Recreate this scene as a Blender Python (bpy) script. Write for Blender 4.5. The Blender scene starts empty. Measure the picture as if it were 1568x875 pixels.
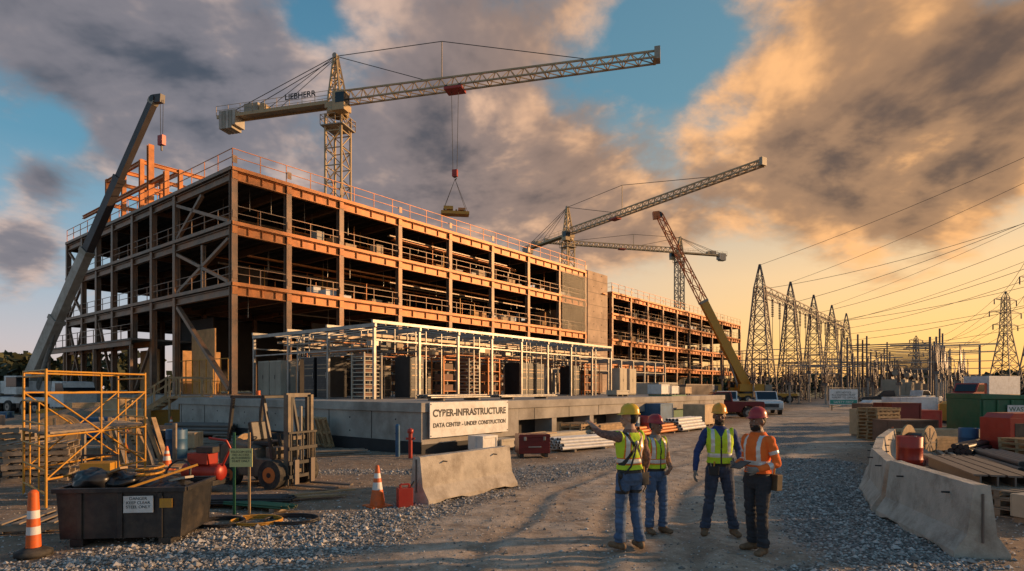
import bpy, math, random
import numpy as np
from mathutils import Vector, Matrix, noise
random.seed(7); np.random.seed(7)
R=math.radians
scene=bpy.context.scene
# ---------------------------------------------------------------- materials
MATS={}
def mat(name,col,rough=.6,metal=0.0,var=.25,scale=2.0,bump=0.0,bscale=30.0,dirt=None,dscale=1.2,damt=.5):
    if name in MATS: return MATS[name]
    m=bpy.data.materials.new(name); m.use_nodes=True
    nt=m.node_tree; b=nt.nodes['Principled BSDF']
    b.inputs['Roughness'].default_value=rough; b.inputs['Metallic'].default_value=metal
    tc=nt.nodes.new('ShaderNodeTexCoord')
    n=nt.nodes.new('ShaderNodeTexNoise'); n.inputs['Scale'].default_value=scale; n.inputs['Detail'].default_value=6; n.inputs['Roughness'].default_value=.65
    nt.links.new(tc.outputs['Object'],n.inputs['Vector'])
    r=nt.nodes.new('ShaderNodeValToRGB'); nt.links.new(n.outputs['Fac'],r.inputs['Fac'])
    r.color_ramp.elements[0].position=.3; r.color_ramp.elements[1].position=.7
    r.color_ramp.elements[0].color=(*[c*(1-var) for c in col],1)
    r.color_ramp.elements[1].color=(*[min(1,c*(1+var)) for c in col],1)
    out=r.outputs['Color']
    if dirt:
        n2=nt.nodes.new('ShaderNodeTexNoise'); n2.inputs['Scale'].default_value=dscale; n2.inputs['Detail'].default_value=8; n2.inputs['Roughness'].default_value=.7
        nt.links.new(tc.outputs['Object'],n2.inputs['Vector'])
        r2=nt.nodes.new('ShaderNodeValToRGB'); nt.links.new(n2.outputs['Fac'],r2.inputs['Fac'])
        r2.color_ramp.elements[0].position=.45; r2.color_ramp.elements[1].position=.68
        r2.color_ramp.elements[1].color=(damt,damt,damt,1)
        mx=nt.nodes.new('ShaderNodeMixRGB'); nt.links.new(r2.outputs['Color'],mx.inputs['Fac'])
        nt.links.new(out,mx.inputs[1]); mx.inputs[2].default_value=(*dirt,1); out=mx.outputs[0]
    nt.links.new(out,b.inputs['Base Color'])
    if bump>0:
        n3=nt.nodes.new('ShaderNodeTexNoise'); n3.inputs['Scale'].default_value=bscale; n3.inputs['Detail'].default_value=5
        nt.links.new(tc.outputs['Object'],n3.inputs['Vector'])
        bp=nt.nodes.new('ShaderNodeBump'); bp.inputs['Strength'].default_value=bump; bp.inputs['Distance'].default_value=.02
        nt.links.new(n3.outputs['Fac'],bp.inputs['Height']); nt.links.new(bp.outputs['Normal'],b.inputs['Normal'])
    MATS[name]=m; return m
M_STEEL=mat('primed_steel',(.60,.21,.05),.5,.15,.3,1.3,dirt=(.22,.11,.055),dscale=.8,damt=.5)
M_STEELG=mat('weathered_steel',(.24,.165,.115),.5,.25,.3,1.0,dirt=(.38,.145,.045),dscale=.5,damt=.65)
M_STIN=mat('shaded_interior_steel',(.13,.065,.03),.6,.1,.3,1.0)  # darker copy of the steel: interior shade put into the colour
M_DARK=mat('dark_deck_and_shade',(.035,.03,.026),.8,0,.3,.8)  # near-black: interior and recess shade put into the colour; also used for joints
M_SLAB=mat('floor_slab_mat',(.15,.13,.11),.8,0,.3,.6)
M_GALV=mat('galvanised_steel',(.30,.285,.26),.42,.5,.3,3,dirt=(.2,.175,.15),dscale=2)
M_DUCT=mat('duct_metal',(.27,.21,.155),.5,.4,.3,2)
M_CONC=mat('concrete',(.37,.34,.30),.85,0,.22,.9,bump=.35,bscale=14,dirt=(.17,.145,.12),dscale=.55,damt=.8)
M_CONCT=mat('concrete_wall',(.58,.41,.27),.85,0,.2,.5,dirt=(.32,.22,.15),dscale=.4,damt=.8)
M_BARR=mat('barrier_concrete',(.47,.42,.35),.88,0,.18,3,bump=.5,bscale=45,dirt=(.2,.16,.12),dscale=2.2,damt=.75)
M_TAR=mat('tar_coating',(.015,.015,.017),.7,0,.3,3)
M_WOOD=mat('lumber',(.40,.26,.13),.75,0,.35,4,bump=.2,dirt=(.17,.11,.07),dscale=3,damt=.6)
M_WOODG=mat('old_lumber',(.25,.2,.15),.8,0,.35,4,bump=.2)
M_PLY=mat('plywood_and_sunset_glow',(.55,.3,.12),.7,0,.25,2)  # plain board on boxes; on the ground-floor walls its orange is painted sunset glow
M_YEL=mat('scaffold_yellow',(.62,.30,.03),.5,.1,.25,6,dirt=(.25,.13,.05),dscale=6,damt=.7)
M_CRY=mat('crane_yellow',(.46,.33,.17),.5,.1,.2,.6,dirt=(.2,.15,.1),dscale=.6,damt=.7)
M_CRG=mat('crane_grey',(.30,.26,.2),.55,.2,.25,.6)
M_CRW=mat('crane_white',(.42,.38,.32),.5,.05,.2,.6,dirt=(.18,.13,.09),dscale=.9,damt=.7)
M_CRD=mat('boom_dark',(.055,.045,.045),.5,.1,.3,.8)
M_ORG=mat('boom_orange',(.5,.14,.03),.5,.05,.25,.8)
M_BLK=mat('black_paint',(.022,.022,.024),.45,.1,.4,4,dirt=(.10,.08,.06),dscale=3,damt=.6)
M_RUB=mat('rubber',(.025,.024,.023),.85,0,.3,8,dirt=(.12,.1,.075),dscale=5,damt=.7)
M_BAG=mat('bag_plastic',(.02,.02,.022),.35,0,.3,8)
M_RED=mat('red_paint',(.42,.035,.02),.4,.1,.25,3,dirt=(.12,.06,.04),dscale=3,damt=.5)
M_MAR=mat('maroon_paint',(.14,.015,.015),.3,.2,.2,2)
M_WHT=mat('white_paint',(.72,.71,.68),.45,0,.1,2,dirt=(.35,.3,.25),dscale=2.5,damt=.5)
M_GRN=mat('green_paint',(.02,.13,.06),.5,.1,.3,2,dirt=(.08,.07,.05),dscale=2,damt=.6)
M_BLU=mat('blue_paint',(.03,.10,.20),.5,.1,.3,2)
M_ORN=mat('cone_orange',(.75,.13,.015),.5,0,.15,6,dirt=(.25,.12,.07),dscale=8,damt=.6)
M_GLASS=mat('dark_glass',(.02,.025,.03),.08,0,.1,1)
M_CABLE=mat('cable_black',(.03,.03,.03),.6,0,.2,3)
M_BEIGE=mat('beige_panel',(.42,.37,.29),.6,0,.2,1.5)
M_CARD=mat('crate_tan',(.48,.34,.2),.7,0,.25,2)
M_MACH=mat('worn_machine',(.12,.10,.08),.5,.2,.35,4,dirt=(.28,.2,.12),dscale=3,damt=.7)
M_POLE=mat('pylon_steel',(.17,.14,.12),.6,.4,.2,.5)
M_INS=mat('insulator_brown',(.10,.05,.035),.4,0,.2,2)
M_RACKB=mat('rack_black',(.02,.02,.022),.4,.2,.4,3)
M_LED=mat('rack_panel',(.3,.22,.14),.5,.4,.3,6)
M_CBRN=mat('crate_brown',(.2,.1,.06),.7,0,.3,2)
# ---------------------------------------------------------------- mesh builder
class MB:
    def __init__(s): s.v=[];s.f=[];s.m=[];s.mats=[];s.sm=[]
    def add(s,vs,fs,m,smooth=False):
        if m not in s.mats: s.mats.append(m)
        k=s.mats.index(m); o=len(s.v)
        s.v.extend([tuple(p) for p in vs])
        for f in fs: s.f.append(tuple(i+o for i in f)); s.m.append(k); s.sm.append(smooth)
    BF=[(0,3,2,1),(4,5,6,7),(0,1,5,4),(1,2,6,5),(2,3,7,6),(3,0,4,7)]
    def box(s,c,sz,m,rz=0,rx=0,ry=0):
        a,b,d=[q/2 for q in sz]
        vs=[Vector(p) for p in((-a,-b,-d),(a,-b,-d),(a,b,-d),(-a,b,-d),(-a,-b,d),(a,-b,d),(a,b,d),(-a,b,d))]
        if rz or rx or ry:
            M=Matrix.Rotation(rz,3,'Z')@Matrix.Rotation(ry,3,'Y')@Matrix.Rotation(rx,3,'X'); vs=[M@v for v in vs]
        c=Vector(c); s.add([v+c for v in vs],s.BF,m)
    def b2(s,x0,x1,y0,y1,z0,z1,m): s.box(((x0+x1)/2,(y0+y1)/2,(z0+z1)/2),(abs(x1-x0),abs(y1-y0),abs(z1-z0)),m)
    def frame(s,a,b):
        d=(b-a).normalized(); up=Vector((0,0,1)) if abs(d.z)<.98 else Vector((0,1,0))
        x=d.cross(up).normalized(); y=x.cross(d).normalized(); return d,x,y
    def beam(s,a,b,w,h,m,w2=None,h2=None):
        a=Vector(a);b=Vector(b); d,x,y=s.frame(a,b); w2=w2 or w;h2=h2 or h
        vs=[a-x*w/2-y*h/2,a+x*w/2-y*h/2,a+x*w/2+y*h/2,a-x*w/2+y*h/2,b-x*w2/2-y*h2/2,b+x*w2/2-y*h2/2,b+x*w2/2+y*h2/2,b-x*w2/2+y*h2/2]
        s.add(vs,s.BF,m)
    def ibeam(s,a,b,w,h,m,t=.05):
        a=Vector(a);b=Vector(b); d,x,y=s.frame(a,b)
        s.beam(a,b,t*.8,h-2*t,m)
        for q in(1,-1): o=y*(h/2-t/2)*q; s.beam(a+o,b+o,w,t,m)
    def icol(s,x,y,z0,z1,w,m,ax='x',t=.05):
        if ax=='y':
            s.b2(x-t*.4,x+t*.4,y-w/2+t,y+w/2-t,z0,z1,m)
            for q in(1,-1): s.box((x,y+q*(w/2-t/2),(z0+z1)/2),(w,t,z1-z0),m)
        else:
            s.b2(x-w/2+t,x+w/2-t,y-t*.4,y+t*.4,z0,z1,m)
            for q in(1,-1): s.box((x+q*(w/2-t/2),y,(z0+z1)/2),(t,w,z1-z0),m)
    def cyl(s,a,b,r,m,r2=None,n=8,caps=True,smooth=True):
        a=Vector(a);b=Vector(b); r2=r if r2 is None else r2; d,x,y=s.frame(a,b); vs=[]
        for i in range(n):
            t=2*math.pi*i/n; o=x*math.cos(t)+y*math.sin(t); vs+= [a+o*r,b+o*r2]
        s.add(vs,[(2*i,2*((i+1)%n),2*((i+1)%n)+1,2*i+1) for i in range(n)],m,smooth)
        if caps:
            s.add([vs[2*i] for i in range(n)],[tuple(range(n))[::-1]],m); s.add([vs[2*i+1] for i in range(n)],[tuple(range(n))],m)
    def pipe(s,pts,r,m,n=6):
        for a,b in zip(pts,pts[1:]): s.cyl(a,b,r,m,n=n,caps=True)
    def rev(s,c,prof,m,n=20,smooth=True,M=None):
        vs=[];c=Vector(c)
        for r,z in prof:
            for i in range(n):
                t=2*math.pi*i/n; p=Vector((r*math.cos(t),r*math.sin(t),z)); vs.append(c+(M@p if M else p))
        fs=[]
        for k in range(len(prof)-1):
            for i in range(n): j=(i+1)%n; fs.append((k*n+i,k*n+j,(k+1)*n+j,(k+1)*n+i))
        s.add(vs,fs,m,smooth)
    def ell(s,c,r,m,n=12,k=8,M=None):
        vs=[];c=Vector(c)
        for a in range(k+1):
            ph=math.pi*a/k
            for i in range(n):
                t=2*math.pi*i/n; p=Vector((r[0]*math.sin(ph)*math.cos(t),r[1]*math.sin(ph)*math.sin(t),-r[2]*math.cos(ph))); vs.append(c+(M@p if M else p))
        s.add(vs,[(a*n+i,a*n+(i+1)%n,(a+1)*n+(i+1)%n,(a+1)*n+i) for a in range(k) for i in range(n)],m,True)
    def extr(s,prof,y0,y1,m,top=None):
        n=len(prof); vs=[(x,y0,z) for x,z in prof]+[(x,y1,z) for x,z in prof]
        s.add(vs,[tuple(range(n)),tuple(range(2*n-1,n-1,-1))]+[(i,i+n,(i+1)%n+n,(i+1)%n) for i in range(n)],m)
    def mesh(s,name):
        me=bpy.data.meshes.new(name); me.from_pydata(s.v,[],s.f)
        for m in s.mats: me.materials.append(m)
        me.polygons.foreach_set('material_index',s.m); me.polygons.foreach_set('use_smooth',s.sm); me.update(); return me
    def obj(s,name,parent=None,loc=(0,0,0),rz=0,bevel=0,me=None):
        o=bpy.data.objects.new(name,me or s.mesh(name)); scene.collection.objects.link(o)
        o.location=loc;o.rotation_euler=(0,0,rz)
        if parent: o.parent=parent
        if bevel:
            b=o.modifiers.new('bevel','BEVEL'); b.width=bevel;b.segments=2;b.limit_method='ANGLE';b.angle_limit=R(40)
        return o
def empty(name,loc=(0,0,0),rz=0):
    e=bpy.data.objects.new(name,None); scene.collection.objects.link(e); e.location=loc; e.rotation_euler=(0,0,rz); e.empty_display_size=.3; return e
def text(name,body,size,m,parent,loc,rot,align='CENTER',ext=.002,bold=0):
    c=bpy.data.curves.new(name,'FONT'); c.body=body;c.size=size;c.extrude=ext;c.align_x=align;c.align_y='CENTER';c.offset=bold
    c.materials.append(m); o=bpy.data.objects.new(name,c); scene.collection.objects.link(o); o.parent=parent;o.location=loc;o.rotation_euler=rot; return o
# ---------------------------------------------------------------- node expression helper
class NX:
    def __init__(s,nt): s.nt=nt
    def inp(s,n,i,v):
        if hasattr(v,'is_linked') or hasattr(v,'links'): s.nt.links.new(v,n.inputs[i])
        else: n.inputs[i].default_value=v
    def m(s,op,a,b=0.0,c=None,clamp=False):
        n=s.nt.nodes.new('ShaderNodeMath'); n.operation=op;n.use_clamp=clamp; s.inp(n,0,a); s.inp(n,1,b)
        if c is not None: s.inp(n,2,c)
        return n.outputs[0]
    def v(s,op,a,b=None,out=0):
        n=s.nt.nodes.new('ShaderNodeVectorMath'); n.operation=op; s.inp(n,0,a)
        if b is not None: s.inp(n,3 if op=='SCALE' else 1,b)
        return n.outputs['Value' if op in('DOT_PRODUCT','LENGTH') else 'Vector']
    def mix(s,f,a,b,bt='MIX'):
        n=s.nt.nodes.new('ShaderNodeMixRGB'); n.blend_type=bt; s.inp(n,0,f)
        for i,q in((1,a),(2,b)):
            if isinstance(q,tuple): n.inputs[i].default_value=(*q,1) if len(q)==3 else q
            else: s.nt.links.new(q,n.inputs[i])
        return n.outputs[0]
    def noise(s,vec,scale,detail=6,rough=.55,dist=0):
        n=s.nt.nodes.new('ShaderNodeTexNoise'); s.nt.links.new(vec,n.inputs['Vector'])
        n.inputs['Scale'].default_value=scale;n.inputs['Detail'].default_value=detail;n.inputs['Roughness'].default_value=rough;n.inputs['Distortion'].default_value=dist
        return n.outputs['Fac']
    def ss(s,x,a,b,lo=0.0,hi=1.0):
        n=s.nt.nodes.new('ShaderNodeMapRange'); n.interpolation_type='SMOOTHSTEP'; s.nt.links.new(x,n.inputs[0])
        for i,q in((1,a),(2,b),(3,lo),(4,hi)): n.inputs[i].default_value=q
        return n.outputs[0]
    def ramp(s,f,els):
        n=s.nt.nodes.new('ShaderNodeValToRGB'); s.nt.links.new(f,n.inputs[0]); cr=n.color_ramp
        while len(cr.elements)<len(els): cr.elements.new(.5)
        for e,(p,c) in zip(cr.elements,els): e.position=p;e.color=(*c,1)
        return n.outputs[0]
# ---------------------------------------------------------------- world / sun
SUN_AZ,SUN_EL=80.0,12.0
w=bpy.data.worlds.new('World'); scene.world=w; w.use_nodes=True; nt=w.node_tree; nt.nodes.clear(); X=NX(nt)
try: w.cycles.sampling_method='MANUAL'; w.cycles.sample_map_resolution=256
except Exception: pass
tc=nt.nodes.new('ShaderNodeTexCoord'); D=X.v('NORMALIZE',tc.outputs['Generated'])
sp=nt.nodes.new('ShaderNodeSeparateXYZ'); nt.links.new(D,sp.inputs[0]); dx,dy,dz=sp.outputs
zz=X.m('MAXIMUM',dz,0.0)
def dirv(az,el): return (math.sin(R(az))*math.cos(R(el)),math.cos(R(az))*math.cos(R(el)),math.sin(R(el)))
hl=X.m('SQRT',X.m('ADD',X.m('MULTIPLY',dx,dx),X.m('ADD',X.m('MULTIPLY',dy,dy),1e-5)))
azs=X.m('DIVIDE',X.m('ADD',X.m('MULTIPLY',dx,math.sin(R(56))),X.m('MULTIPLY',dy,math.cos(R(56)))),hl)
warm=X.ss(azs,.15,1.0)
cool_r=X.ramp(zz,[(0,(.64,.49,.42)),(.06,(.52,.47,.49)),(.16,(.30,.41,.50)),(.32,(.11,.28,.40)),(.6,(.05,.17,.28)),(1,(.05,.13,.25))])
warm_r=X.ramp(zz,[(0,(1.15,.54,.12)),(.07,(1.08,.61,.17)),(.17,(.93,.60,.28)),(.30,(.44,.44,.38)),(.42,(.13,.27,.34)),(1,(.05,.13,.24))])
base=X.mix(warm,cool_r,warm_r)
sky=nt.nodes.new('ShaderNodeTexSky'); sky.sky_type='NISHITA'; sky.sun_disc=False; sky.sun_elevation=R(SUN_EL); sky.sun_rotation=R(SUN_AZ); sky.dust_density=2
base=X.mix(1.0,base,X.mix(1.0,sky.outputs[0],(.012,.012,.012),'MULTIPLY'),'ADD')
den=X.m('ADD',zz,.34)
cb=nt.nodes.new('ShaderNodeCombineXYZ'); nt.links.new(X.m('DIVIDE',dx,den),cb.inputs[0]); nt.links.new(X.m('DIVIDE',dy,den),cb.inputs[1]); cb.inputs[2].default_value=3.7
P=cb.outputs[0]
def cloudn(p,da,db):
    a=X.noise(p,2.2,da,.56,.3); b=X.noise(p,6.5,db,.6,.2)
    return X.m('ADD',X.m('MULTIPLY',a,.75),X.m('MULTIPLY',b,.25))
n1=cloudn(P,8,6); P2=X.v('ADD',P,(.075,-.035,.02)); n2=cloudn(P2,5,4)
blobs=[(-36,27,9,.22),(-27,22,6,.20),(-22,27,5,.14),(-6,30,10,.22),(-5,21,7,.22),(-15,17,5,.14),(5,19,7,.20),(30,23,9,.26),(39,20,8,.26),(27,17,6,.22),
 (-38.5,15,2.0,.24),(-39.5,10.5,2.1,.26),(10,14,5.5,.20),(35,13,5,.20),(60,25,15,.1),(17,16,4.5,.16),
 (-18.5,30.5,2.0,-.22),(14,29,3.3,-.26),(-22,16,2.5,-.10),(-37,18.8,1.8,-.14),(-31,13,3,-.12),(42,30,2.5,-.14),(38,4,8,-.28),(18,2,10,-.2)]
acc=None
for az,el,sg,wt in blobs:
    dt=X.v('DOT_PRODUCT',D,dirv(az,el)); k=2/(R(sg)**2)
    g=X.m('MULTIPLY',X.m('EXPONENT',X.m('MULTIPLY',X.m('SUBTRACT',dt,1.0),k)),wt)
    acc=g if acc is None else X.m('ADD',acc,g)
acc=X.m('SUBTRACT',acc,X.ss(zz,.0,.2,.12,.0))
d1=X.m('ADD',n1,acc)
mask=X.ss(d1,.50,.68)
thick=X.ss(d1,.54,.90)
lit=X.m('ADD',X.m('MULTIPLY',X.m('SUBTRACT',n1,n2),4.6),X.m('SUBTRACT',.72,X.m('MULTIPLY',thick,.60)))
litc=X.mix(warm,(.64,.48,.41),(1.05,.53,.20))
midc=X.mix(warm,(.215,.20,.225),(.40,.225,.12))
darkc=X.mix(warm,(.07,.082,.11),(.13,.085,.065))
ccol=X.mix(X.ss(lit,-.30,.42),darkc,midc); ccol=X.mix(X.ss(lit,.36,.98),ccol,litc)
col=X.mix(X.m('MULTIPLY',mask,.96),base,ccol)
bg=nt.nodes.new('ShaderNodeBackground'); nt.links.new(col,bg.inputs[0]); bg.inputs[1].default_value=1.05
ow=nt.nodes.new('ShaderNodeOutputWorld'); nt.links.new(bg.outputs[0],ow.inputs[0])
sl=bpy.data.lights.new('sun','SUN'); sl.energy=5.0; sl.angle=R(1.5); sl.color=(1.0,.58,.27)
so=bpy.data.objects.new('sun',sl); scene.collection.objects.link(so)
so.rotation_euler=Vector(dirv(SUN_AZ,SUN_EL)).to_track_quat('Z','Y').to_euler()
# ---------------------------------------------------------------- camera
cd=bpy.data.cameras.new('camera'); cam=bpy.data.objects.new('camera',cd); scene.collection.objects.link(cam); scene.camera=cam
cd.sensor_width=36; cd.lens=20.96; cd.shift_y=.1005; cd.clip_end=9000; cam.location=(0,0,2.08); cam.rotation_euler=(R(90),0,0)
scene.view_settings.view_transform='Standard'; scene.view_settings.look='None'; scene.view_settings.exposure=0
# ---------------------------------------------------------------- ground
def lerp(x,xs,ys): return float(np.interp(x,xs,ys))
RY=[0,7,12,20,40,80,200]; RX=[.6,1.2,2.3,7.0,21.5,46,118]; RW=[2.6,2.9,3.5,3.9,4.6,6,9]
def sm(a,b,x):
    t=max(0,min(1,(x-a)/(b-a))); return t*t*(3-2*t)
def segd(px,py,ax,ay,bx,by):
    vx,vy=bx-ax,by-ay; t=max(0,min(1,((px-ax)*vx+(py-ay)*vy)/(vx*vx+vy*vy))); return math.hypot(px-ax-t*vx,py-ay-t*vy)
def rut(x,y):
    c=lerp(y,RY,RX); q0=0
    for o in(-1.6,-.3,1.0,2.1):
        q=(x-c-o+noise.noise((y*.3,o,5))*.35)/.17; q0=max(q0,math.exp(-q*q))
    return q0 if y<45 else 0
def masks(x,y):
    nz=noise.noise((x*.6,y*.6,1.3))*.7+noise.noise((x*2.1,y*2.1,4))*.3
    d=abs(x-lerp(y,RY,RX))/1.0-lerp(y,RY,RW)+nz*.9
    road=1-sm(-.5,.9,d)
    g=0
    for ax,ay,bx,by,wd in((-6,5.4,-2.6,8.6,1.3),(-2.6,8.8,-.6,11.5,.7),(-.4,13.2,3.4,17.5,.9),(4.6,6,5.2,10,1.0),(5.4,10,8.5,17,1.2),(-6,14.5,-2,14.8,.5),(9,22,17,34,1.5),(2.4,5.6,3.2,6.6,.5)):
        g=max(g,1-sm(wd*.5,wd*1.3,segd(x,y,ax,ay,bx,by)+nz*.5))
    return road,g
def gz(x,y):
    if y>120 or abs(x)>90: return 0
    z=noise.noise((x*.35,y*.35,0))*.05+noise.noise((x*1.4,y*1.4,2))*.022+noise.noise((x*5,y*5,7))*.010
    c=lerp(y,RY,RX)
    for o in(-1.6,-.3,1.0,2.1):
        q=(x-c-o+noise.noise((y*.3,o,5))*.35)/.16; z-=.032*math.exp(-q*q)*(1 if y<35 else 0)
        q=(x-c-o-.3+noise.noise((y*.3,o,5))*.35)/.11; z+=.018*math.exp(-q*q)*(1 if y<35 else 0)
    z+=1.0*math.exp(-(((x+25)/5)**2+((y-37)/2.2)**2))*(1+.3*noise.noise((x,y,1)))
    z+=.7*math.exp(-(((x+30)/4)**2+((y-42)/2.0)**2))
    return z*sm(120,70,y) if y>70 else z
def axis(segs):
    out=[]
    for a,b,st in segs: out+=list(np.arange(a,b,st))
    return out
xs=axis([(-3500,-300,400),(-300,-90,30),(-90,-34,2),(-34,-13,.4),(-13,13,.1),(13,30,.3),(30,90,2),(90,300,30),(300,3600,400)])
ys=axis([(-300,-20,40),(-20,2,1),(2,14,.09),(14,30,.22),(30,60,.7),(60,130,3),(130,400,30),(400,4000,450)])
V=[];mk=[]
for y in ys:
    for x in xs:
        V.append((x,y,gz(x,y))); a_,b_=masks(x,y); mk.append((a_,b_,rut(x,y) if 0<y<45 else 0))
nx,ny=len(xs),len(ys)
F=[(j*nx+i,j*nx+i+1,(j+1)*nx+i+1,(j+1)*nx+i) for j in range(ny-1) for i in range(nx-1)]
me=bpy.data.meshes.new('ground'); me.from_pydata(V,[],F); me.polygons.foreach_set('use_smooth',[True]*len(F))
ca=me.color_attributes.new('mask','FLOAT_COLOR','POINT'); arr=np.ones((len(V),4),dtype=np.float32); arr[:,:3]=np.array(mk); ca.data.foreach_set('color',arr.ravel())
gm=bpy.data.materials.new('ground_mat'); gm.use_nodes=True; gt=gm.node_tree; G=NX(gt); bs=gt.nodes['Principled BSDF']; bs.inputs['Roughness'].default_value=.92
at=gt.nodes.new('ShaderNodeVertexColor'); at.layer_name='mask'; sc=gt.nodes.new('ShaderNodeSeparateColor'); gt.links.new(at.outputs[0],sc.inputs[0])
gc=gt.nodes.new('ShaderNodeTexCoord').outputs['Object']
na=G.noise(gc,.5,8,.65); nb=G.noise(gc,4,8,.7); nc=G.noise(gc,45,5,.7); nd=G.noise(gc,1.3,8,.72,.5)
dirt=G.mix(na,(.19,.13,.085),(.35,.26,.18)); dirt=G.mix(1.0,dirt,G.ramp(nb,[(.3,(.6,.58,.56)),(.7,(1.2,1.2,1.2))]),'MULTIPLY')
road=G.mix(na,(.38,.30,.225),(.60,.50,.395)); road=G.mix(1.0,road,G.ramp(nb,[(.3,(.64,.63,.62)),(.7,(1.14,1.14,1.14))]),'MULTIPLY'); road=G.mix(1.0,road,G.ramp(nd,[(.38,(.62,.57,.53)),(.56,(1.06,1.06,1.06))]),'MULTIPLY')
road=G.mix(G.m('MULTIPLY',sc.outputs[2],.55),road,(.22,.165,.12))
vo=gt.nodes.new('ShaderNodeTexVoronoi'); gt.links.new(gc,vo.inputs['Vector']); vo.inputs['Scale'].default_value=26
vsep=gt.nodes.new('ShaderNodeSeparateColor'); gt.links.new(vo.outputs['Color'],vsep.inputs[0])
grav=G.ramp(vsep.outputs[0],[(0,(.17,.16,.15)),(.5,(.36,.34,.315)),(1,(.62,.59,.55))])
grav=G.mix(1.0,grav,G.ramp(vo.outputs['Distance'],[(.25,(1,1,1)),(.65,(.35,.33,.3))]),'MULTIPLY')
gcol=G.mix(sc.outputs[0],dirt,road)
vb=gt.nodes.new('ShaderNodeTexVoronoi'); gt.links.new(gc,vb.inputs['Vector']); vb.inputs['Scale'].default_value=17
vbs=gt.nodes.new('ShaderNodeSeparateColor'); gt.links.new(vb.outputs['Color'],vbs.inputs[0])
st=G.m('MULTIPLY',G.m('LESS_THAN',vb.outputs['Distance'],.3),G.m('GREATER_THAN',vbs.outputs[0],G.ss(nb,.35,.7,.92,.45)))
gcol=G.mix(st,gcol,G.ramp(vbs.outputs[1],[(0,(.17,.15,.13)),(1,(.64,.59,.54))]))
gcol=G.mix(sc.outputs[1],gcol,grav)
gcol=G.mix(1.0,gcol,G.ramp(nc,[(.3,(.66,.66,.66)),(.7,(1.25,1.25,1.25))]),'MULTIPLY')
sx=gt.nodes.new('ShaderNodeSeparateXYZ'); gt.links.new(gc,sx.inputs[0])
gf=G.m('MULTIPLY',G.ss(sx.outputs[1],110,170),G.ss(na,.3,.5))
gcol=G.mix(gf,gcol,(.07,.085,.03))
gt.links.new(gcol,bs.inputs['Base Color'])
h=G.m('ADD',G.m('MULTIPLY',nc,.4),G.m('ADD',G.m('MULTIPLY',st,.6),G.m('MULTIPLY',nb,1.2)))
h=G.m('ADD',h,G.m('MULTIPLY',G.m('SUBTRACT',1.0,vo.outputs['Distance']),G.m('MULTIPLY',sc.outputs[1],1.2)))
bp=gt.nodes.new('ShaderNodeBump'); bp.inputs['Strength'].default_value=.75; bp.inputs['Distance'].default_value=.026; gt.links.new(h,bp.inputs['Height']); gt.links.new(bp.outputs[0],bs.inputs['Normal'])
me.materials.append(gm); go=bpy.data.objects.new('ground',me); scene.collection.objects.link(go)
M_ST=[mat('stone_%d'%i,(c,c*.95,c*.88),.9,0,.3,20) for i,c in enumerate((.16,.32,.5))]
b=MB(); cnt=0; OF=[(0,2,4),(2,1,4),(1,3,4),(3,0,4),(2,0,5),(1,2,5),(3,1,5),(0,3,5)]
for i in range(110000):
    y=5+ (random.random()**1.7)*17; x=random.uniform(-.95,.95)*y
    rd,g=masks(x,y)
    pr=.12+.9*g if rd<.5 else .09+.5*g
    if random.random()>pr: continue
    s=random.uniform(.008,.022)*(1+.5*g)*(1 if random.random()<.94 else 2.0); z=gz(x,y); a=random.random()*6.3; ca_,sa_=math.cos(a),math.sin(a)
    vs=[]
    for px,py,pz in((1,0,0),(-1,0,0),(0,1,0),(0,-1,0),(0,0,.7),(0,0,-.7)):
        px*=random.uniform(.7,1.3);py*=random.uniform(.6,1.1);pz*=random.uniform(.7,1.1)
        vs.append((x+s*(px*ca_-py*sa_),y+s*(px*sa_+py*ca_),z+s*(pz+.25)))
    b.add(vs,OF,random.choice(M_ST)); cnt+=1
    if cnt>28000: break
b.obj('gravel')
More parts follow.
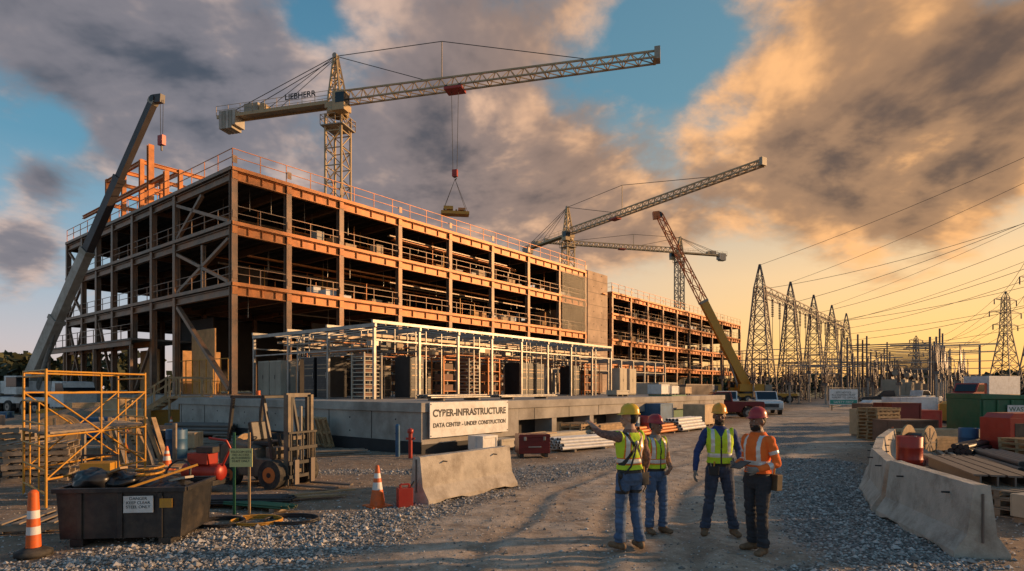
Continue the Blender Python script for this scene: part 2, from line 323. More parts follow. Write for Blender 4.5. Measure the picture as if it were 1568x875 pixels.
# ---------------------------------------------------------------- buildings (local x=u facade direction, y=v depth)
UA=math.atan2(.787,.617); U=Vector((.617,.787,0)); Vv=Vector((-.787,.617,0)); C0=(-18.7,40,0); D0=(-2.83,18.6,0)
def railing(b,pts,z,h,m,step=2.0,r=.035,lift=0):
    for (x0,y0),(x1,y1) in zip(pts,pts[1:]):
        L=math.hypot(x1-x0,y1-y0); n=max(1,round(L/step))
        for i in range(n+1):
            t=i/n; x=x0+(x1-x0)*t;y=y0+(y1-y0)*t; b.beam((x,y,z),(x,y,z+h),r*1.6,r*1.6,m)
        for q in(1,.55): b.beam((x0,y0,z+h*q),(x1,y1,z+h*q),r*1.4,r*1.4,m)
def frame_building(name,loc,us,vs,levels,zb,colw,beamh,railh,seed,wallv,mez=False):
    rnd=random.Random(seed); e=empty(name,loc,UA); U1,V1=us[-1],vs[-1]
    b=MB()
    for x in us: b.icol(x,0,zb,levels[-1],colw,M_STEELG,'y')
    for y in vs[1:]: b.icol(0,y,zb,levels[-1],colw,M_STEELG,'x')
    for x in us[1:]:
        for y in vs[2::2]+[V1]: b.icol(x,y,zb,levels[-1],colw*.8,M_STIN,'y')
    lv=[zb]+levels
    for x in us:
        b.box((x,0,zb+.03),(colw+.25,colw+.25,.06),M_STEELG)
        for z in levels: b.box((x,-colw/2-.018,z-beamh/2),(colw*.9,.03,beamh*.8),M_STEEL); b.box((x,-colw/2-.016,z+.75),(colw*.8,.025,.5),M_STEELG)
    b.obj('columns',e)
    b=MB()
    for z in levels:
        for y in vs[::2]+[V1]:
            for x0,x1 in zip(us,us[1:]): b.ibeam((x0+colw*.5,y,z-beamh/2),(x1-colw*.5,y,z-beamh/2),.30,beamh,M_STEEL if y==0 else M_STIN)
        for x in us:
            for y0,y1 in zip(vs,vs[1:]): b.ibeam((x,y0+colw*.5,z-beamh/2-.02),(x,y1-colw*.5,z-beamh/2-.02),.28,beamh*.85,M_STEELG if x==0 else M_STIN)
        b.b2(-.2,U1,-.29,-.24,z-.0,z+.24,M_STEEL); b.b2(-.29,-.24,-.2,V1,z-.0,z+.24,M_STEELG)
        for x0,x1 in zip(us,us[1:]):
            n=4
            for q in range(1,n): xx=x0+(x1-x0)*q/n; b.b2(xx-.012,xx+.012,-.13,-.03,z-beamh+.05,z-.05,M_STEEL)
    b.obj('beams',e)
    b=MB()
    for z in levels:
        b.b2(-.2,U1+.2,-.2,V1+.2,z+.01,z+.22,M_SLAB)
        b.b2(.3,U1-.3,.3,V1-.3,z-.02,z+.005,M_DARK)  # dark underside sheet: shade below the floor put into the colour
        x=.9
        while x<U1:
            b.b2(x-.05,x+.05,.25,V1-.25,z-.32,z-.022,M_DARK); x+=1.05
    b.obj('floor_slabs',e)
    b=MB()
    for k,z in enumerate(levels):
        top=(k==len(levels)-1); h=railh if top else 1.1
        railing(b,[(U1,-.12),(0-.12,-.12),(-.12,V1)],z+.22,h,M_STEEL if top else M_STEELG,2.0,.03)
    b.obj('guard_rails',e)
    b=MB()
    for z0,z1 in zip(lv,lv[1:]):
        b.b2(3,U1,wallv,wallv+.2,z0+.23,z1-beamh-.05,M_DARK)  # added near-black wall; its colour carries the gloom of the deep interior
        for q in range(3): 
            x=rnd.uniform(4,U1-5); b.b2(x,x+rnd.uniform(2,4),wallv-5,wallv-4.8,z0+.23,z1-beamh-.1,M_SLAB)
    b.obj('partition_shade_walls',e)
    b=MB()
    for z0,z1 in zip(lv,lv[1:]):
        for q in range(9):
            y=rnd.uniform(1.2,9); z=z1-beamh-rnd.uniform(.1,1.0); x0=rnd.uniform(0,U1*.5); x1=min(U1,x0+rnd.uniform(8,U1*.6))
            if rnd.random()<.35: b.cyl((x0,y,z),(x1,y,z),rnd.uniform(.08,.2),M_DUCT,n=8)
            else: b.beam((x0,y,z),(x1,y,z),rnd.uniform(.1,.4),rnd.uniform(.04,.1),M_DUCT if rnd.random()<.4 else M_STEEL)
        for q in range(int(U1/2)):
            x=rnd.uniform(1,U1);y=rnd.uniform(1.5,6); b.beam((x,y,z1-beamh-1.2),(x,y,z1-.03),.03,.03,M_GALV)
        for q in range(int(U1/1.3)):
            x=rnd.uniform(1,U1-2);y=rnd.uniform(.6,7); b.beam((x,y,z0+.22),(x,y,z0+rnd.uniform(1.0,3.2)),.05,.05,M_YEL if rnd.random()<.4 else M_STEEL)
    b.obj('pipes_and_ducts',e)
    b=MB()
    for z0 in levels[:-1]:
        for q in range(int(U1/3.5)):
            x=rnd.uniform(1,U1-2); y=rnd.uniform(.7,2.4)
            for j in range(rnd.randint(1,3)):
                s=(rnd.uniform(.5,1.2),rnd.uniform(.7,1.1),rnd.uniform(.3,1.0)); b.box((x+j*1.4,y,z0+.23+s[2]/2),s,rnd.choice([M_CARD,M_BEIGE,M_WHT,M_PLY]))
    b.obj('stored_pallets',e)
    return e
US=[0,4,8.5,14.5,20.7,26.9,33.1,39.3,45.2]; VS=[0,8.7,12.9,16.8,21.3,25.3,29.2,33.7]
LV=[8.96,13.03,16.67]
e1=frame_building('steel_frame_building',C0,US,VS,LV,1.62,.40,.62,1.25,3,15)
b=MB()
def dia(b,x,y0,z0,y1,z1,w=.24,m=M_STEELG): b.beam((x,y0,z0),(x,y1,z1),w,w*.9,m)
dia(b,-.02,.4,2.0,8.3,8.2,.3); dia(b,-.02,.5,9.3,8.4,12.2);dia(b,-.02,8.4,9.3,.5,12.2); dia(b,-.02,.5,13.4,8.4,15.9); dia(b,-.02,8.4,13.4,4.4,15.9)
for z0,z1 in((2,8.2),(9.3,12.3),(13.4,15.9)):
    dia(b,0,29.5,z0,33.4,z1,.2); dia(b,0,33.4,z0,29.5,z1,.2)
dia(b,0,21.5,2,25,8.2,.2); dia(b,0,16.5,2,13.2,5.7,.2)
b.icol(0,4.3,9.2,12.3,.25,M_STEELG)
b.obj('bracing',e1)
b=MB()
b.b2(-1.6,3,12.9,33.7,5.9,6.05,M_SLAB); b.ibeam((-1.6,12.9,5.7),(-1.6,33.7,5.7),.25,.45,M_STEELG); b.ibeam((-.0,12.9,5.7),(0,33.7,5.7),.25,.45,M_STEEL)
railing(b,[(-1.6,12.9),(-1.6,33.7)],6.05,1.1,M_STEELG)
for y in(12.9,21,29,33.7): b.beam((-1.6,y,1.6),(-1.6,y,5.5),.2,.2,M_STEELG)
b.obj('mezzanine',e1)
b=MB()
for x in(1,4.2,7.4):
    for y in(18,22,26): b.icol(x,y,16.9,22,.34,M_STEEL,'y')
for z in(21.8,19.6):
    for y in(18,22,26): b.ibeam((1,y,z),(7.4,y,z),.22,.34,M_STEEL)
    for x in(1,4.2,7.4): b.ibeam((x,18,z),(x,26,z),.22,.34,M_STEEL)
b.icol(0.2,14,16.9,22,.42,M_STEEL,'y'); b.icol(.2,11,16.9,19.2,.34,M_STEEL,'y')
b.ibeam((.2,11,18.9),(.2,30,18.9),.22,.3,M_STEEL); b.ibeam((4,9,18.7),(4,18,18.7),.22,.3,M_STEEL)
for x in(9,12): b.icol(x,22,16.9,19.8,.3,M_STEEL)
b.ibeam((7.4,22,19.6),(12,22,19.6),.22,.3,M_STEEL)
b.obj('upper_frame',e1)
b=MB()
b.b2(45.5,50.6,-.3,8,1.6,17.1,M_CONCT)
for z in np.arange(3.2,17,1.6): b.b2(45.5,50.6,-.32,-.302,z,z+.03,M_SLAB)
for x in(47,49):
    for z in np.arange(2.4,17,1.6): b.cyl((x,-.33,z),(x,-.29,z),.06,M_DARK,n=6)
b.b2(49,50,-.6,-.3,14.5,14.6,M_STEEL)
b.obj('concrete_core_wall',e1)
b=MB()
for z in np.arange(9.2,16.2,.12): b.beam((39.6,-.33,z),(45.2,-.33,z),.02,.025,M_CRG)
for x in np.arange(39.6,45.2,.12): b.beam((x,-.33,9.2),(x,-.33,16.2),.02,.02,M_CRG)
b.obj('debris_netting',e1)
b=MB()
b.b2(1.0,1.1,4.7,8.4,1.65,6.5,M_PLY); b.b2(.6,3.5,9.0,9.1,1.65,5,M_PLY); b.b2(3,3.1,9.2,14.9,1.65,7.8,M_DARK)  # added orange walls: sunset glow through the ground floor, put into their colour
b.b2(2,2.1,17,21,1.65,5.5,M_PLY); b.b2(5,14,3.0,3.1,1.65,4.4,M_DARK)
for y in np.arange(1,12,1.1): b.beam((.7,y,1.7),(.7,y,4.2),.06,.06,M_YEL)
for z in(2.6,4.2): b.beam((.7,1,z),(.7,12,z),.06,.06,M_YEL)
b.obj('temporary_glow_walls',e1)
o2=Vector(C0)+U*52.2
us2=[0,5.5,11,16.5,22,27.5,33,38.5,44,49.5,55]
e2=frame_building('steel_frame_building',o2,us2,[0,8,16,24],[5.2,8.6,12.1,15.0],.6,.42,.55,1.2,9,12)
b=MB(); b.b2(-1.2,51,-1.0,35,-.2,1.6,M_CONC)
for y in np.arange(2,35,4): b.b2(-1.215,-1.2,y,y+.03,0,1.6,M_DARK)
b.obj('foundation_slab',None,C0,UA)
# ---------------------------------------------------------------- concrete loading deck
e=empty('concrete_loading_deck',D0,UA); b=MB()
b.b2(-.06,28.06,-.06,17.06,1.33,1.63,M_CONC)
b.b2(0,5.0,0,17,.0,1.33,M_CONC); b.b2(5.0,28,.9,17,-.1,1.33,M_CONC)
b.b2(5.0,28,0,.895,.88,1.33,M_CONC)
for x in np.arange(7.6,28.1,3.0): b.b2(x-.35,x,0.02,.88,-.1,.88,M_CONC)
b.b2(2.5,28,17.07,24.6,0.1,1.58,M_CONC)
b.b2(27.6,28,0.02,.88,-.1,.88,M_CONC)
b.obj('deck_body',e,bevel=.012)
b=MB(); b.b2(-.03,5.0,-.03,-.002,-.1,.32,M_TAR); b.b2(-.03,-.002,-.03,14,-.1,.40,M_TAR)
b.b2(5.01,27.99,.87,.893,-.1,.88,M_DARK)  # dark sheet across the recess back, painted shade under the deck edge
for y in np.arange(2.4,17,2.4): b.b2(-.012,-.002,y,y+.025,.41,1.32,M_DARK)
for y in np.arange(1.2,17,2.4):
    for z in(.62,1.08): b.cyl((-.008,y,z),(-.001,y,z),.03,M_DARK,n=8)
for x in np.arange(6,28,2.5): b.b2(x,x+.02,-.01,-.001,.89,1.32,M_DARK)
b.obj('joints_coating_and_recess_shade',e)
e=empty('construction_site_sign',Vector(D0)-Vv*.06,UA); b=MB()
b.b2(.22,4.15,-.10,-.06,.52,1.64,M_WHT); b.obj('panel',e)
b=MB()
for x in(.26,4.11):
    for z in(.58,1.58): b.cyl((x,-.11,z),(x,-.095,z),.02,M_BLK,n=8)
b.obj('grommets',e)
M_TXT=mat('sign_text',(.02,.02,.022),.6,0,.1,1)
text('title','CYBER-INFRASTRUCTURE',.318,M_TXT,e,(2.18,-.104,1.28),(R(90),0,0),bold=.011)
text('subtitle','DATA CENTER - UNDER CONSTRUCTION',.192,M_TXT,e,(2.18,-.104,.90),(R(90),0,0),bold=.007)
# galvanised rack frame
e=empty('galvanised_rack_frame',D0,UA); b=MB(); zt=4.73; zb=1.64
ru=[2.6+i*2.45 for i in range(9)]; rv=[5.5,8.6,11.7,14.8]
for x in ru:
    for y in rv: b.b2(x-.055,x+.055,y-.055,y+.055,zb,zt-.2,M_GALV)
    b.beam((x,rv[0]-.1,zt-.09),(x,rv[-1]+.1,zt-.09),.10,.14,M_GALV)
    b.beam((x,rv[0],3.7),(x,rv[-1],3.7),.05,.06,M_GALV)
for y in rv:
    b.beam((ru[0]-.1,y,zt+.06),(ru[-1]+.1,y,zt+.06),.10,.12,M_GALV)
    b.beam((ru[0],y,4.05),(ru[-1],y,4.05),.05,.06,M_GALV)
for x in np.arange(ru[0],ru[-1],.6): b.beam((x,rv[0],zt-.03),(x,rv[-1],zt-.03),.04,.05,M_GALV)
for i in range(52):
    y=random.uniform(5.6,14.6); z=random.uniform(3.5,4.5); x0=random.uniform(2.6,14); x1=x0+random.uniform(3,8)
    b.beam((x0,y,z),(min(x1,22.2),y,z),.04,.04,random.choice([M_GALV,M_GALV,M_STEEL,M_DUCT]))
for i in range(70):
    x=random.uniform(2.7,22); z=random.uniform(3.4,4.4); y0=random.uniform(5.5,10); b.beam((x,y0,z),(x,y0+random.uniform(1.5,4.5),z),.04,.04,random.choice([M_GALV,M_GALV,M_STEEL,M_DUCT]))
for i in range(130):
    x=random.uniform(2.7,22); y=random.uniform(5.6,14.6); z=random.uniform(3.2,4.2); b.beam((x,y,z),(x,y,4.6),.03,.03,M_GALV)
for i in range(34):
    x=random.uniform(2.7,22); y=random.choice([5.7,5.9,7,9,11]); b.beam((x,y,1.64),(x,y,4.6),.04,.04,M_GALV)
b.obj('frame',e)
b=MB()
for y in(6.4,8.0,10.2,12.8):
    b.beam((2.8,y,4.25),(22,y,4.25),.45,.03,M_DUCT); 
    for s in(-.22,.22): b.beam((2.8,y+s,4.3),(22,y+s,4.3),.02,.12,M_DUCT)
for y in(7.2,9.3): b.cyl((2.8,y,3.9),(22,y,3.9),.09,M_DUCT,n=10)
for i in range(40):
    x=random.uniform(3,21.5); y=random.choice([6.4,8.0,10.2]); b.box((x,y,4.0+random.uniform(-.3,.1)),(.4,.3,.2),random.choice([M_BEIGE,M_CARD,M_GALV,M_BLK]))
b.obj('cable_trays',e)
def cabinet_mesh(kind):
    b=MB()
    if kind==0:
        b.b2(-.4,.4,-.5,.5,.05,1.85,M_RACKB); b.b2(-.37,.37,-.512,-.502,.12,1.8,M_BLK)
        for z in np.arange(.2,1.75,.16): b.b2(-.33,.33,-.525,-.513,z,z+.04,M_LED if random.random()<.25 else M_RACKB)
        b.b2(.30,.33,-.54,-.526,.9,1.15,M_GALV)
    elif kind==1:
        for x in(-.4,.4):
            for y in(-.45,.45): b.b2(x-.03,x+.03,y-.03,y+.03,0,1.95,M_BEIGE)
        for z in np.arange(.1,1.9,.165): b.b2(-.37,.37,-.47,.42,z,z+.035,M_BEIGE); 
        for z in np.arange(.14,1.8,.33): b.b2(-.3,.3,-.35,.35,z+.0,z+.1,M_CBRN)
    elif kind==2:
        b.b2(-.5,.5,-.4,.4,.08,1.8,M_BEIGE); b.b2(-.46,-.01,-.412,-.402,.14,1.74,M_CRG); b.b2(.01,.46,-.412,-.402,.14,1.74,M_CRG)
        b.b2(-.04,-.02,-.43,-.413,.9,1.1,M_BLK); b.b2(-.48,.48,-.38,.38,0,.08,M_BLK)
    else:
        for x in(-.45,.45):
            for y in(-.4,.4): b.b2(x-.025,x+.025,y-.025,y+.025,0,2.0,M_STEEL)
        for z in(.3,.8,1.3,1.8,1.98): b.b2(-.47,.47,-.42,.42,z,z+.03,M_STEEL); 
        for z in(.33,.83,1.33): b.b2(-.35,.3,-.3,.3,z,z+.30,random.choice([M_STIN,M_RACKB,M_CBRN]))
    return b.mesh('server_cabinet')
CM=[cabinet_mesh(i) for i in range(4)]
def put(name,me,u,v,z,rz=0,base=D0):
    p=Vector(base)+U*u+Vv*v; o=bpy.data.objects.new(name,me); scene.collection.objects.link(o); o.location=(p.x,p.y,z); o.rotation_euler=(0,0,UA+rz); return o
for row,vv in((0,6.5),(1,9.6),(2,12.4)):
    x=5.3 if row==0 else 4.4
    while x<21.5:
        if random.random()<.74: put('server_cabinet',random.choice([CM[0],CM[0],CM[0],CM[0],CM[1],CM[3],CM[3]]),x,vv+random.uniform(-.1,.1),1.635)
        x+=random.choice([.86,.86,1.5])
put('server_cabinet',CM[1],3.1,6.6,1.635,R(-90)); put('server_cabinet',CM[0],3.2,9.2,1.635,R(-90)); put('server_cabinet',CM[0],3.2,10.2,1.635,R(-90))
for v_ in(13.2,14.3): put('electrical_cabinet',CM[2],3.2,v_,1.635,R(-90))
put('electrical_cabinet',CM[2],23.2,5.5,1.635);put('electrical_cabinet',CM[2],24.6,5.5,1.635)
# generic clutter builders
def pallet(b,x,y,z,m,rz=0,tilt=0,L=1.2,W=1.0):
    M=Matrix.Rotation(rz,3,'Z')@Matrix.Rotation(tilt,3,'X')
    def bx(c,s): 
        c2=M@Vector(c); b.box((x+c2.x,y+c2.y,z+c2.z),s,m,rz=rz,rx=tilt)
    for i in range(6): bx((-L/2+.05+i*(L-.1)/5,0,.13),(.1,W,.02))
    for j in(-1,0,1): bx((0,j*(W/2-.05),.07),(L,.08,.09))
    for i in range(3): bx((-L/2+.06+i*(L-.12)/2,0,.012),(.1,W,.02))
def pallet_stack(name,loc,n,m,rz=0):
    b=MB()
    for i in range(n): pallet(b,random.uniform(-.03,.03),random.uniform(-.03,.03),i*.145,m,random.uniform(-.04,.04))
    return b.obj(name,None,loc,rz)
def lumber(name,loc,rz,L=2.6,nx=6,nz=4,w=.09,h=.09,m=M_WOOD,jit=.12):
    b=MB()
    for x in(-L*.35,L*.35): b.box((x,0,.05),(.1,nx*w*1.05,.1),M_WOODG)
    for k in range(nz):
        for i in range(nx):
            if k==nz-1 and random.random()<.35: continue
            dx_=random.uniform(-jit,jit); b.box((dx_,(i-(nx-1)/2)*w*1.06,.1+h/2+k*h*1.05),(L,w,h),m,rz=random.uniform(-.008,.008))
    return b.obj(name,None,loc,rz)
def pipes(name,loc,rz,L=3,nx=6,nz=3,r=.06,m=M_WHT):
    b=MB()
    for x in(-L*.3,L*.3): b.box((x,0,.04),(.09,nx*r*2.2,.08),M_WOODG)
    for k in range(nz):
        for i in range(nx-k):
            a=random.uniform(-.1,.1); y=(i-(nx-k-1)/2)*r*2.02; z=.08+r+k*r*1.74
            b.cyl((-L/2+a,y,z),(L/2+a,y,z),r,m,n=12); b.cyl((-L/2+a-.003,y,z),(-L/2+a+.01,y,z),r*.8,M_BLK,n=12); b.cyl((L/2+a-.01,y,z),(L/2+a+.003,y,z),r*.8,M_BLK,n=12)
    return b.obj(name,None,loc,rz)
def crate(name,loc,rz,s,m,m2=None):
    b=MB(); x,y,z=s; b.b2(-x/2,x/2,-y/2,y/2,.1,z,m)
    for q in(-.4,0,.4): b.b2(q*x-.05,q*x+.05,-y/2,y/2,0,.098,M_WOODG)
    m2=m2 or m
    for sx_ in(-1,1):
        b.box((sx_*(x/2-.04),-y/2-.012,(z+.1)/2),(.08,.02,z-.1),m2); b.box((sx_*(x/2-.04),y/2+.012,(z+.1)/2),(.08,.02,z-.1),m2)
        b.box((sx_*(x/2+.012),0,(z+.1)/2),(.02,.08,z-.1),m2)
    for zz_ in(.14,z-.04): b.box((0,-y/2-.014,zz_),(x-.17,.02,.08),m2)
    return b.obj(name,None,loc,rz,bevel=.006)
def drum(loc,m):
    b=MB(); b.rev((0,0,0),[(0,.0),(.28,.0),(.29,.02),(.285,.28),(.295,.3),(.285,.32),(.285,.58),(.295,.6),(.285,.62),(.29,.86),(.28,.88),(.27,.86),(0,.86)],m,22); b.cyl((.15,0,.86),(.15,0,.88),.03,M_GALV); return b.obj('steel_drum',None,loc)
def spool(loc,rz,r=.5,wd=.5):
    b=MB(); b.cyl((0,-wd/2,r),(0,wd/2,r),r*.55,M_BLK,n=20)
    for s in(-1,1):
        b.cyl((0,s*wd/2,r),(0,s*(wd/2+.05),r),r,M_WOOD,n=24); b.cyl((0,s*(wd/2+.05),r),(0,s*(wd/2+.06),r),.06,M_BLK,n=10)
        for a in range(4): t=a*math.pi/4; b.box((0,s*(wd/2+.056),r),(r*1.7,.012,.05),M_WOODG,ry=t)
    return b.obj('cable_spool',None,loc,rz)
crate('packing_crate',(-.95,19.5,0),UA,(.75,.6,.55),M_WHT); crate('packing_crate',(-.35,20.1,0),UA,(.8,.6,.4),M_BEIGE)
b=MB(); b.b2(-.48,.48,-.3,.3,.12,.6,M_MAR); b.extr([(-.5,.6),(.5,.6),(.47,.7),(-.47,.7)],-.31,.31,M_MAR)
for x in(-.38,.38): b.b2(x-.06,x+.06,-.25,.25,0,.12,M_BLK)
for x in(-.3,.3): b.box((x,-.315,.57),(.08,.025,.12),M_GALV)
b.b2(-.2,.2,-.33,-.305,.3,.34,M_GALV)
b.obj('job_box',None,(.62,18.2,0),R(12),bevel=.012)
pipes('pipe_stack',(2.35,20.3,0),R(38),2.4,8,4,.055,M_WHT); lumber('lumber_stack',(1.9,22.2,0),UA,2.8,7,4,.1,.09,M_BEIGE)
lumber('lumber_stack',(4.1,24.3,0),UA,3,6,6,.09,.09,M_WOOD); pipes('pipe_stack',(6.3,27,0),UA,4,8,3,.07,M_STEEL)
lumber('lumber_stack',(-.4,21.0,0),UA,1.6,4,2,.1,.06,M_WOOD); lumber('lumber_stack',(.9,21.0,0),UA,1.5,6,5,.09,.08,M_CARD)
pipes('pipe_stack',(3.6,22.0,0),R(45),2.0,7,4,.06,M_BEIGE); pallet_stack('pallet_stack',(2.6,23.6,0),5,M_WOOD,.9); drum((5.2,25.6,0),M_BLU); drum((5.8,26.0,0),M_RED)
pipes('pipe_stack',(8.5,29.5,0),UA,3,7,4,.08,M_WHT)
crate('packing_crate',(7.6,31.5,0),UA,(1.6,1.2,1.3),M_BLU); crate('packing_crate',(10.5,33.5,0),UA,(1.5,1.2,1.2),M_CARD); crate('packing_crate',(9.3,35.6,0),UA,(2.2,1.4,1.7),M_GRN)
crate('packing_crate',(12.5,37.5,0),UA,(1.5,1.2,1.1),M_RED)
for u_,v_,s_,m_ in((23,2.5,(1.2,.9,.7),M_WHT),(24.6,2.5,(1.2,.9,.6),M_WHT),(26.2,2.2,(1.1,.8,.55),M_CARD),(17,2.2,(1.5,.6,.35),M_BEIGE),(26.5,10,(2.4,1.5,1.6),M_STEELG)):
    p=Vector(D0)+U*u_+Vv*v_; crate('packing_crate',(p.x,p.y,1.635),UA,s_,m_)
p=Vector(D0)+U*3.4+Vv*1.8; pipes('conduit_bundle',(p.x,p.y,1.635),UA,3.2,9,2,.04,M_GALV)
p=Vector(D0)+U*7.5+Vv*1.6; pipes('conduit_bundle',(p.x,p.y,1.635),UA,4,10,2,.03,M_GALV)
b=MB(); 
for i,(o) in enumerate((0,.9)): pallet(b,o,0,.52,M_WOOD,0,R(72),.75,1.1)
b.obj('leaning_pallets',None,(-6.7,20.9,0),UA+R(90))
b=MB(); b.cyl((0,0,0),(0,0,.95),.07,M_BLU,n=14); b.rev((0,0,.95),[(.07,0),(.05,.05),(0,.06)],M_BLU,14); b.obj('bollard',None,(-3.45,18.0,0),bevel=0)
b=MB(); b.cyl((0,0,0),(0,0,.75),.06,M_RED,n=14); b.rev((0,0,.75),[(.06,0),(.09,.02),(.09,.12),(0,.16)],M_RED,14); b.cyl((-.13,0,.6),(.13,0,.6),.035,M_RED,n=10); b.obj('standpipe',None,(-3.0,17.6,0))
def planks(name,loc,n,L,spread,rz,m=M_WOODG,w=.14):
    b=MB()
    for i in range(n): b.box((random.uniform(-.4,.4),random.uniform(-spread,spread),.03+i*.03),(L*random.uniform(.7,1.1),w,.03),m,rz=random.uniform(-.35,.35))
    return b.obj(name,None,loc,rz)
planks('loose_planks',(-8.2,20.3,0),9,2.4,.5,.2,M_WOOD); planks('loose_planks',(-3.7,11.2,0.02),3,1.5,.12,.5,M_WOOD,.09); planks('loose_planks',(-10.3,22.3,0),8,2.6,.6,-.1)
planks('loose_planks',(-5.6,18.5,0),6,2,.5,.6,M_WOODG)
pipes('pipe_stack',(-13.4,26,0),R(-8),3.2,8,3,.09,M_POLE); pipes('pipe_stack',(-11,26.5,0),R(10),3.0,6,3,.08,M_GALV); lumber('lumber_stack',(-9.2,24.3,0),R(5),3,6,3,.1,.1,M_WOODG)
pipes('rebar_bundle',(-4.9,10.5,0),R(5),1.9,14,3,.018,M_BLK); pipes('rebar_bundle',(-4.3,10.15,0),R(-20),1.3,9,2,.016,M_GRN)
pallet_stack('pallet_stack',(-10.7,13.6,0),6,M_WOODG,.4); pallet_stack('pallet_stack',(-12.3,14.6,0),8,M_WOODG,.1); pallet_stack('pallet_stack',(-6.9,9.1,0),1,M_WOODG,.2)
b=MB()
for i in range(9): b.beam((i*.16,random.uniform(-.1,.1),.02),(i*.16-.6+random.uniform(-.1,.1),.5,1.15+random.uniform(-.2,.15)),.12,.035,random.choice([M_WOOD,M_WOODG]))
b.beam((-1.2,.62,0),(-1.2,.62,1.1),.09,.09,M_WOODG); b.beam((1.2,.62,0),(1.2,.62,1.1),.09,.09,M_WOODG); b.beam((-1.25,.6,1.0),(1.25,.6,1.0),.08,.1,M_WOODG)
b.obj('leaning_planks',None,(-10.6,16,0),.1)
planks('loose_planks',(-8.6,13.6,0.02),10,2.2,.7,-.3); planks('loose_planks',(-7.4,14.6,0.02),7,2.0,.5,.5,M_WOOD)
lumber('lumber_stack',(-13.5,17.5,0),R(15),3,8,4,.12,.06,M_WOODG); pipes('pipe_stack',(-12.0,12.6,0),R(70),2.6,7,3,.05,M_POLE)
drum((-9.9,17.6,0),M_BLU); drum((-10.6,17.9,0),M_BLK); spool((-15.2,20,0),.4,.6,.6); spool((-7.4,16.9,0),1.1,.4,.4); pallet_stack('pallet_stack',(-14.5,22.5,0),7,M_WOOD,.6)
crate('packing_crate',(-16.6,24.5,0),.3,(1.6,1.2,.9),M_BLU); crate('packing_crate',(-11.2,20.2,0),.2,(1.1,.9,.6),M_CARD)
b=MB(); b.b2(-.35,.35,-.25,.25,.05,.55,M_BLK); b.b2(-.3,.3,-.262,-.252,.12,.48,M_RED); b.b2(-.25,.25,-.2,.2,.55,.72,M_YEL); b.pipe([(-.3,0,.55),(-.3,0,.85),(.3,0,.85),(.3,0,.55)],.02,M_BLK)
b.obj('welding_machine',None,(-7.6,11.0,0),.2,bevel=.01)
b=MB()
for k_ in range(3):
    b.pipe([(k_*.5-.4+(.35+.03*k_)*math.cos(t),.1*k_+(.28)*math.sin(t),.03+.012*t/3) for t in np.linspace(0,15,50)],.016,(M_BLK,M_YEL,M_BLK)[k_],5)
b.obj('cable_coils',None,(-4.0,9.0,0)); 
b=MB()
for i in range(8): b.box((i*.28,0,.1+i*.2),(.3,1.6,.05),M_WOOD)
for y in(-.8,.8):
    b.beam((-.2,y,.0),(2.2,y,1.65),.06,.25,M_WOOD); b.beam((-.2,y,1.0),(2.2,y,2.65),.05,.09,M_WOOD)
    for i in range(5): b.beam((i*.56-.1,y,i*.39),(i*.56-.1,y,i*.39+1.1),.08,.08,M_WOOD)
b.b2(2.2,4.0,-.85,.85,1.55,1.65,M_WOOD)
for y in(-.8,.8):
    b.beam((2.2,y,2.65),(4,y,2.65),.05,.09,M_WOOD)
    for x in(2.3,3.9): b.beam((x,y,0),(x,y,2.65),.09,.09,M_WOOD)
b.obj('wooden_stairs',None,(-20.4,31.6,0),R(12))
# ---------------------------------------------------------------- tower cranes
def lattice_mast(b,x,y,z0,z1,w,m,t,step=None):
    h=w/2; step=step or w; n=max(1,round((z1-z0)/step)); dz=(z1-z0)/n
    cs=[(x-h,y-h),(x+h,y-h),(x+h,y+h),(x-h,y+h)]
    for cx,cy in cs: b.beam((cx,cy,z0),(cx,cy,z1),t,t,m)
    for i in range(n):
        a=z0+i*dz; c=a+dz
        for j in range(4):
            p,q=cs[j],cs[(j+1)%4]
            b.beam((*p,a),(*q,a),t*.5,t*.5,m)
            if i%2: b.beam((*p,a),(*q,c),t*.5,t*.5,m)
            else: b.beam((*q,a),(*p,c),t*.5,t*.5,m)
def tri_truss(b,x0,x1,z0,hh,ww,m,t,step,hh2=None):
    L=abs(x1-x0); n=max(2,round(L/step)); sg=1 if x1>x0 else -1; hh2=hh2 or hh
    def H(i): return hh+(hh2-hh)*i/n
    b.beam((x0,-ww/2,z0),(x1,-ww/2,z0),t,t,m); b.beam((x0,ww/2,z0),(x1,ww/2,z0),t,t,m); b.beam((x0,0,z0+hh),(x1,0,z0+hh2),t*1.1,t*1.1,m)
    for i in range(n):
        xa=x0+sg*L*i/n; xb=x0+sg*L*(i+1)/n; xm=(xa+xb)/2; zt_=z0+(H(i)+H(i+1))/2
        for s in(-1,1):
            b.beam((xa,s*ww/2,z0),(xm,0,zt_),t*.55,t*.55,m); b.beam((xm,0,zt_),(xb,s*ww/2,z0),t*.55,t*.55,m)
        b.beam((xa,-ww/2,z0),(xa,ww/2,z0),t*.5,t*.5,m); b.beam((xa,-ww/2,z0),(xb,ww/2,z0),t*.5,t*.5,m)
